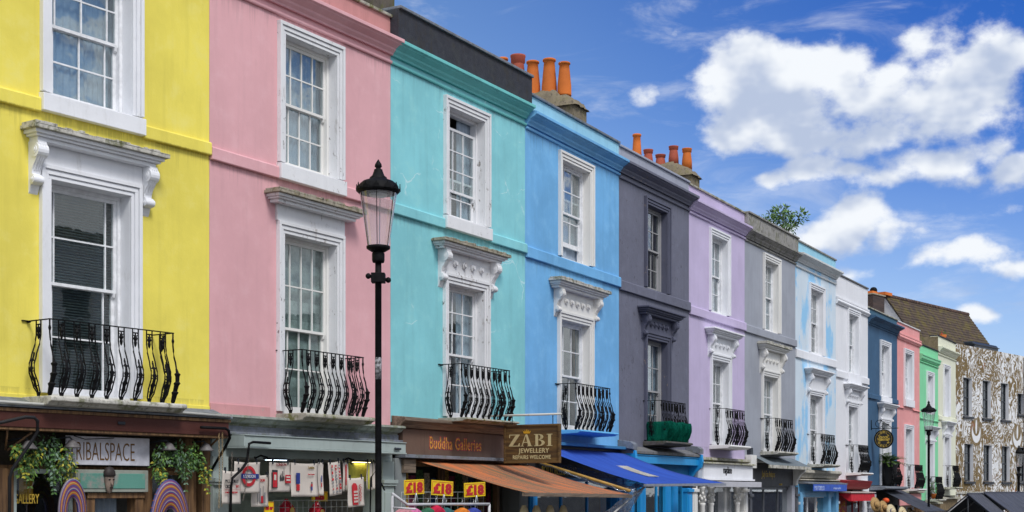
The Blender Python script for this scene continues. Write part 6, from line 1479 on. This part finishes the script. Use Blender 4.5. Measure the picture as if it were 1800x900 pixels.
# ------------------------------------------------------------------ the other side of the street (behind the viewer: what the windows reflect)
ax, ux_, nx_, _ = frame(0)
def opp_house(k, u0, w, h, m, lab, cols=3, fl=3):
    T = thing('brick_house' if 'brick' in lab else 'rendered_house', lab, 'house', wp(0, u0, -17.0-.25*k, gz(16)-.2), rot(0), 'houses across the street'); hs_ = []
    for r_ in range(fl):
        for c_ in range(cols):
            u = w*(c_+.5)/cols; z = 3.6+3.0*r_
            if z+1.7 < h: hs_.append((u-.5, u+.5, z, z+1.7))
    mb = wall_mb(w, 0, h, hs_); mb.v = [(x, -y, z) for x, y, z in mb.v]; mb.f = [f[::-1] for f in mb.f]; mb.build('wall', m, T)
    for q in hs_:
        f = MB(); f.box(q[0], q[1], -.15, -.10, q[2]-.06, q[2]); f.box(q[0], q[0]+.05, -.15, -.1, q[2], q[3]); f.box(q[1]-.05, q[1], -.15, -.1, q[2], q[3]); f.box(q[0]+.05, q[1]-.05, -.15, -.1, (q[2]+q[3])/2-.025, (q[2]+q[3])/2+.025); f.box(q[0]+.05, q[1]-.05, -.15, -.1, q[3]-.05, q[3])
        o = f.build('window', WHITE, T); MB().box(q[0]+.05, q[1]-.05, -.13, -.12, q[2], q[3]-.05).build('glass', flat('dark_pane', (.03, .035, .04), .05), o)
    MB().box(0, w, -6, -.33, 0, h-.1).build('house_body', DARK, T); MB().box(-.05, w-.02, -.2, .15, h, h+.3).build('parapet', SLABM, T); MB().box(.2, w-.2, .01, .06, .1, 2.6).build('shopfront', flat('dark_shopfront', (.05, .05, .06), .3), T); MB().box(.1, w-.1, .01, .12, 2.7, 3.2).build('fascia', CREAMW, T)
BRK = stone('red_brick', (.26, .075, .045), .0, .4, msc=9); STK = stone('yellow_stock_brick', (.30, .22, .13), .0, .5, msc=9)
for k, (u0, w, h, m, lab) in enumerate(((6, 6.5, 10.5, BRK, 'dark red brick house across the street, first of the reflected row'), (12.8, 6.0, 9.6, CREAMW, 'cream rendered house across the street beside the red brick one'), (19.2, 7.0, 10.2, STK, 'yellow stock brick house across the street, mid row'), (35, 7.0, 9.8, BRK, 'red brick house across the street beyond the trees'), (42.4, 7.5, 10.4, CREAMW, 'cream rendered house across the street, farthest of the reflected row'))):
    opp_house(k, u0, w, h, m, lab)
for k, (u, lab) in enumerate(((29.0, 'leafy plane tree across the street, reflected in the windows'), (32.5, 'smaller leafy tree across the street beside the plane tree'))):
    T = thing('street_tree', lab, 'tree', wp(0, u, -18.5, gz(16)-.1), 0, 'trees across the street'); rr = random.Random(k)
    mb = MB(); mb.tube([(0, 0, 0), (.1, 0, 2.5), (0, .1, 5)], .2, 8, rs=[.24, .17, .1])
    for q in range(7): an = q*.9; mb.tube([(0.05, 0, 3+.3*q), (1.2*math.cos(an), 1.2*math.sin(an), 4.6+.4*q)], .05, 5)
    mb.build('trunk', flat('bark', (.10, .08, .05), .9), T); mb = MB()
    for q in range(26): an = rr.uniform(0, 6.28); r_ = rr.uniform(.2, 2.1); clump(mb, (r_*math.cos(an), r_*math.sin(an), rr.uniform(3.8, 8.8-k)), (.9, .9, .7), 90, .24, [0, 0, 1, 1, 2], rr, .3)
    mb.build('crown', LEAFS, T)
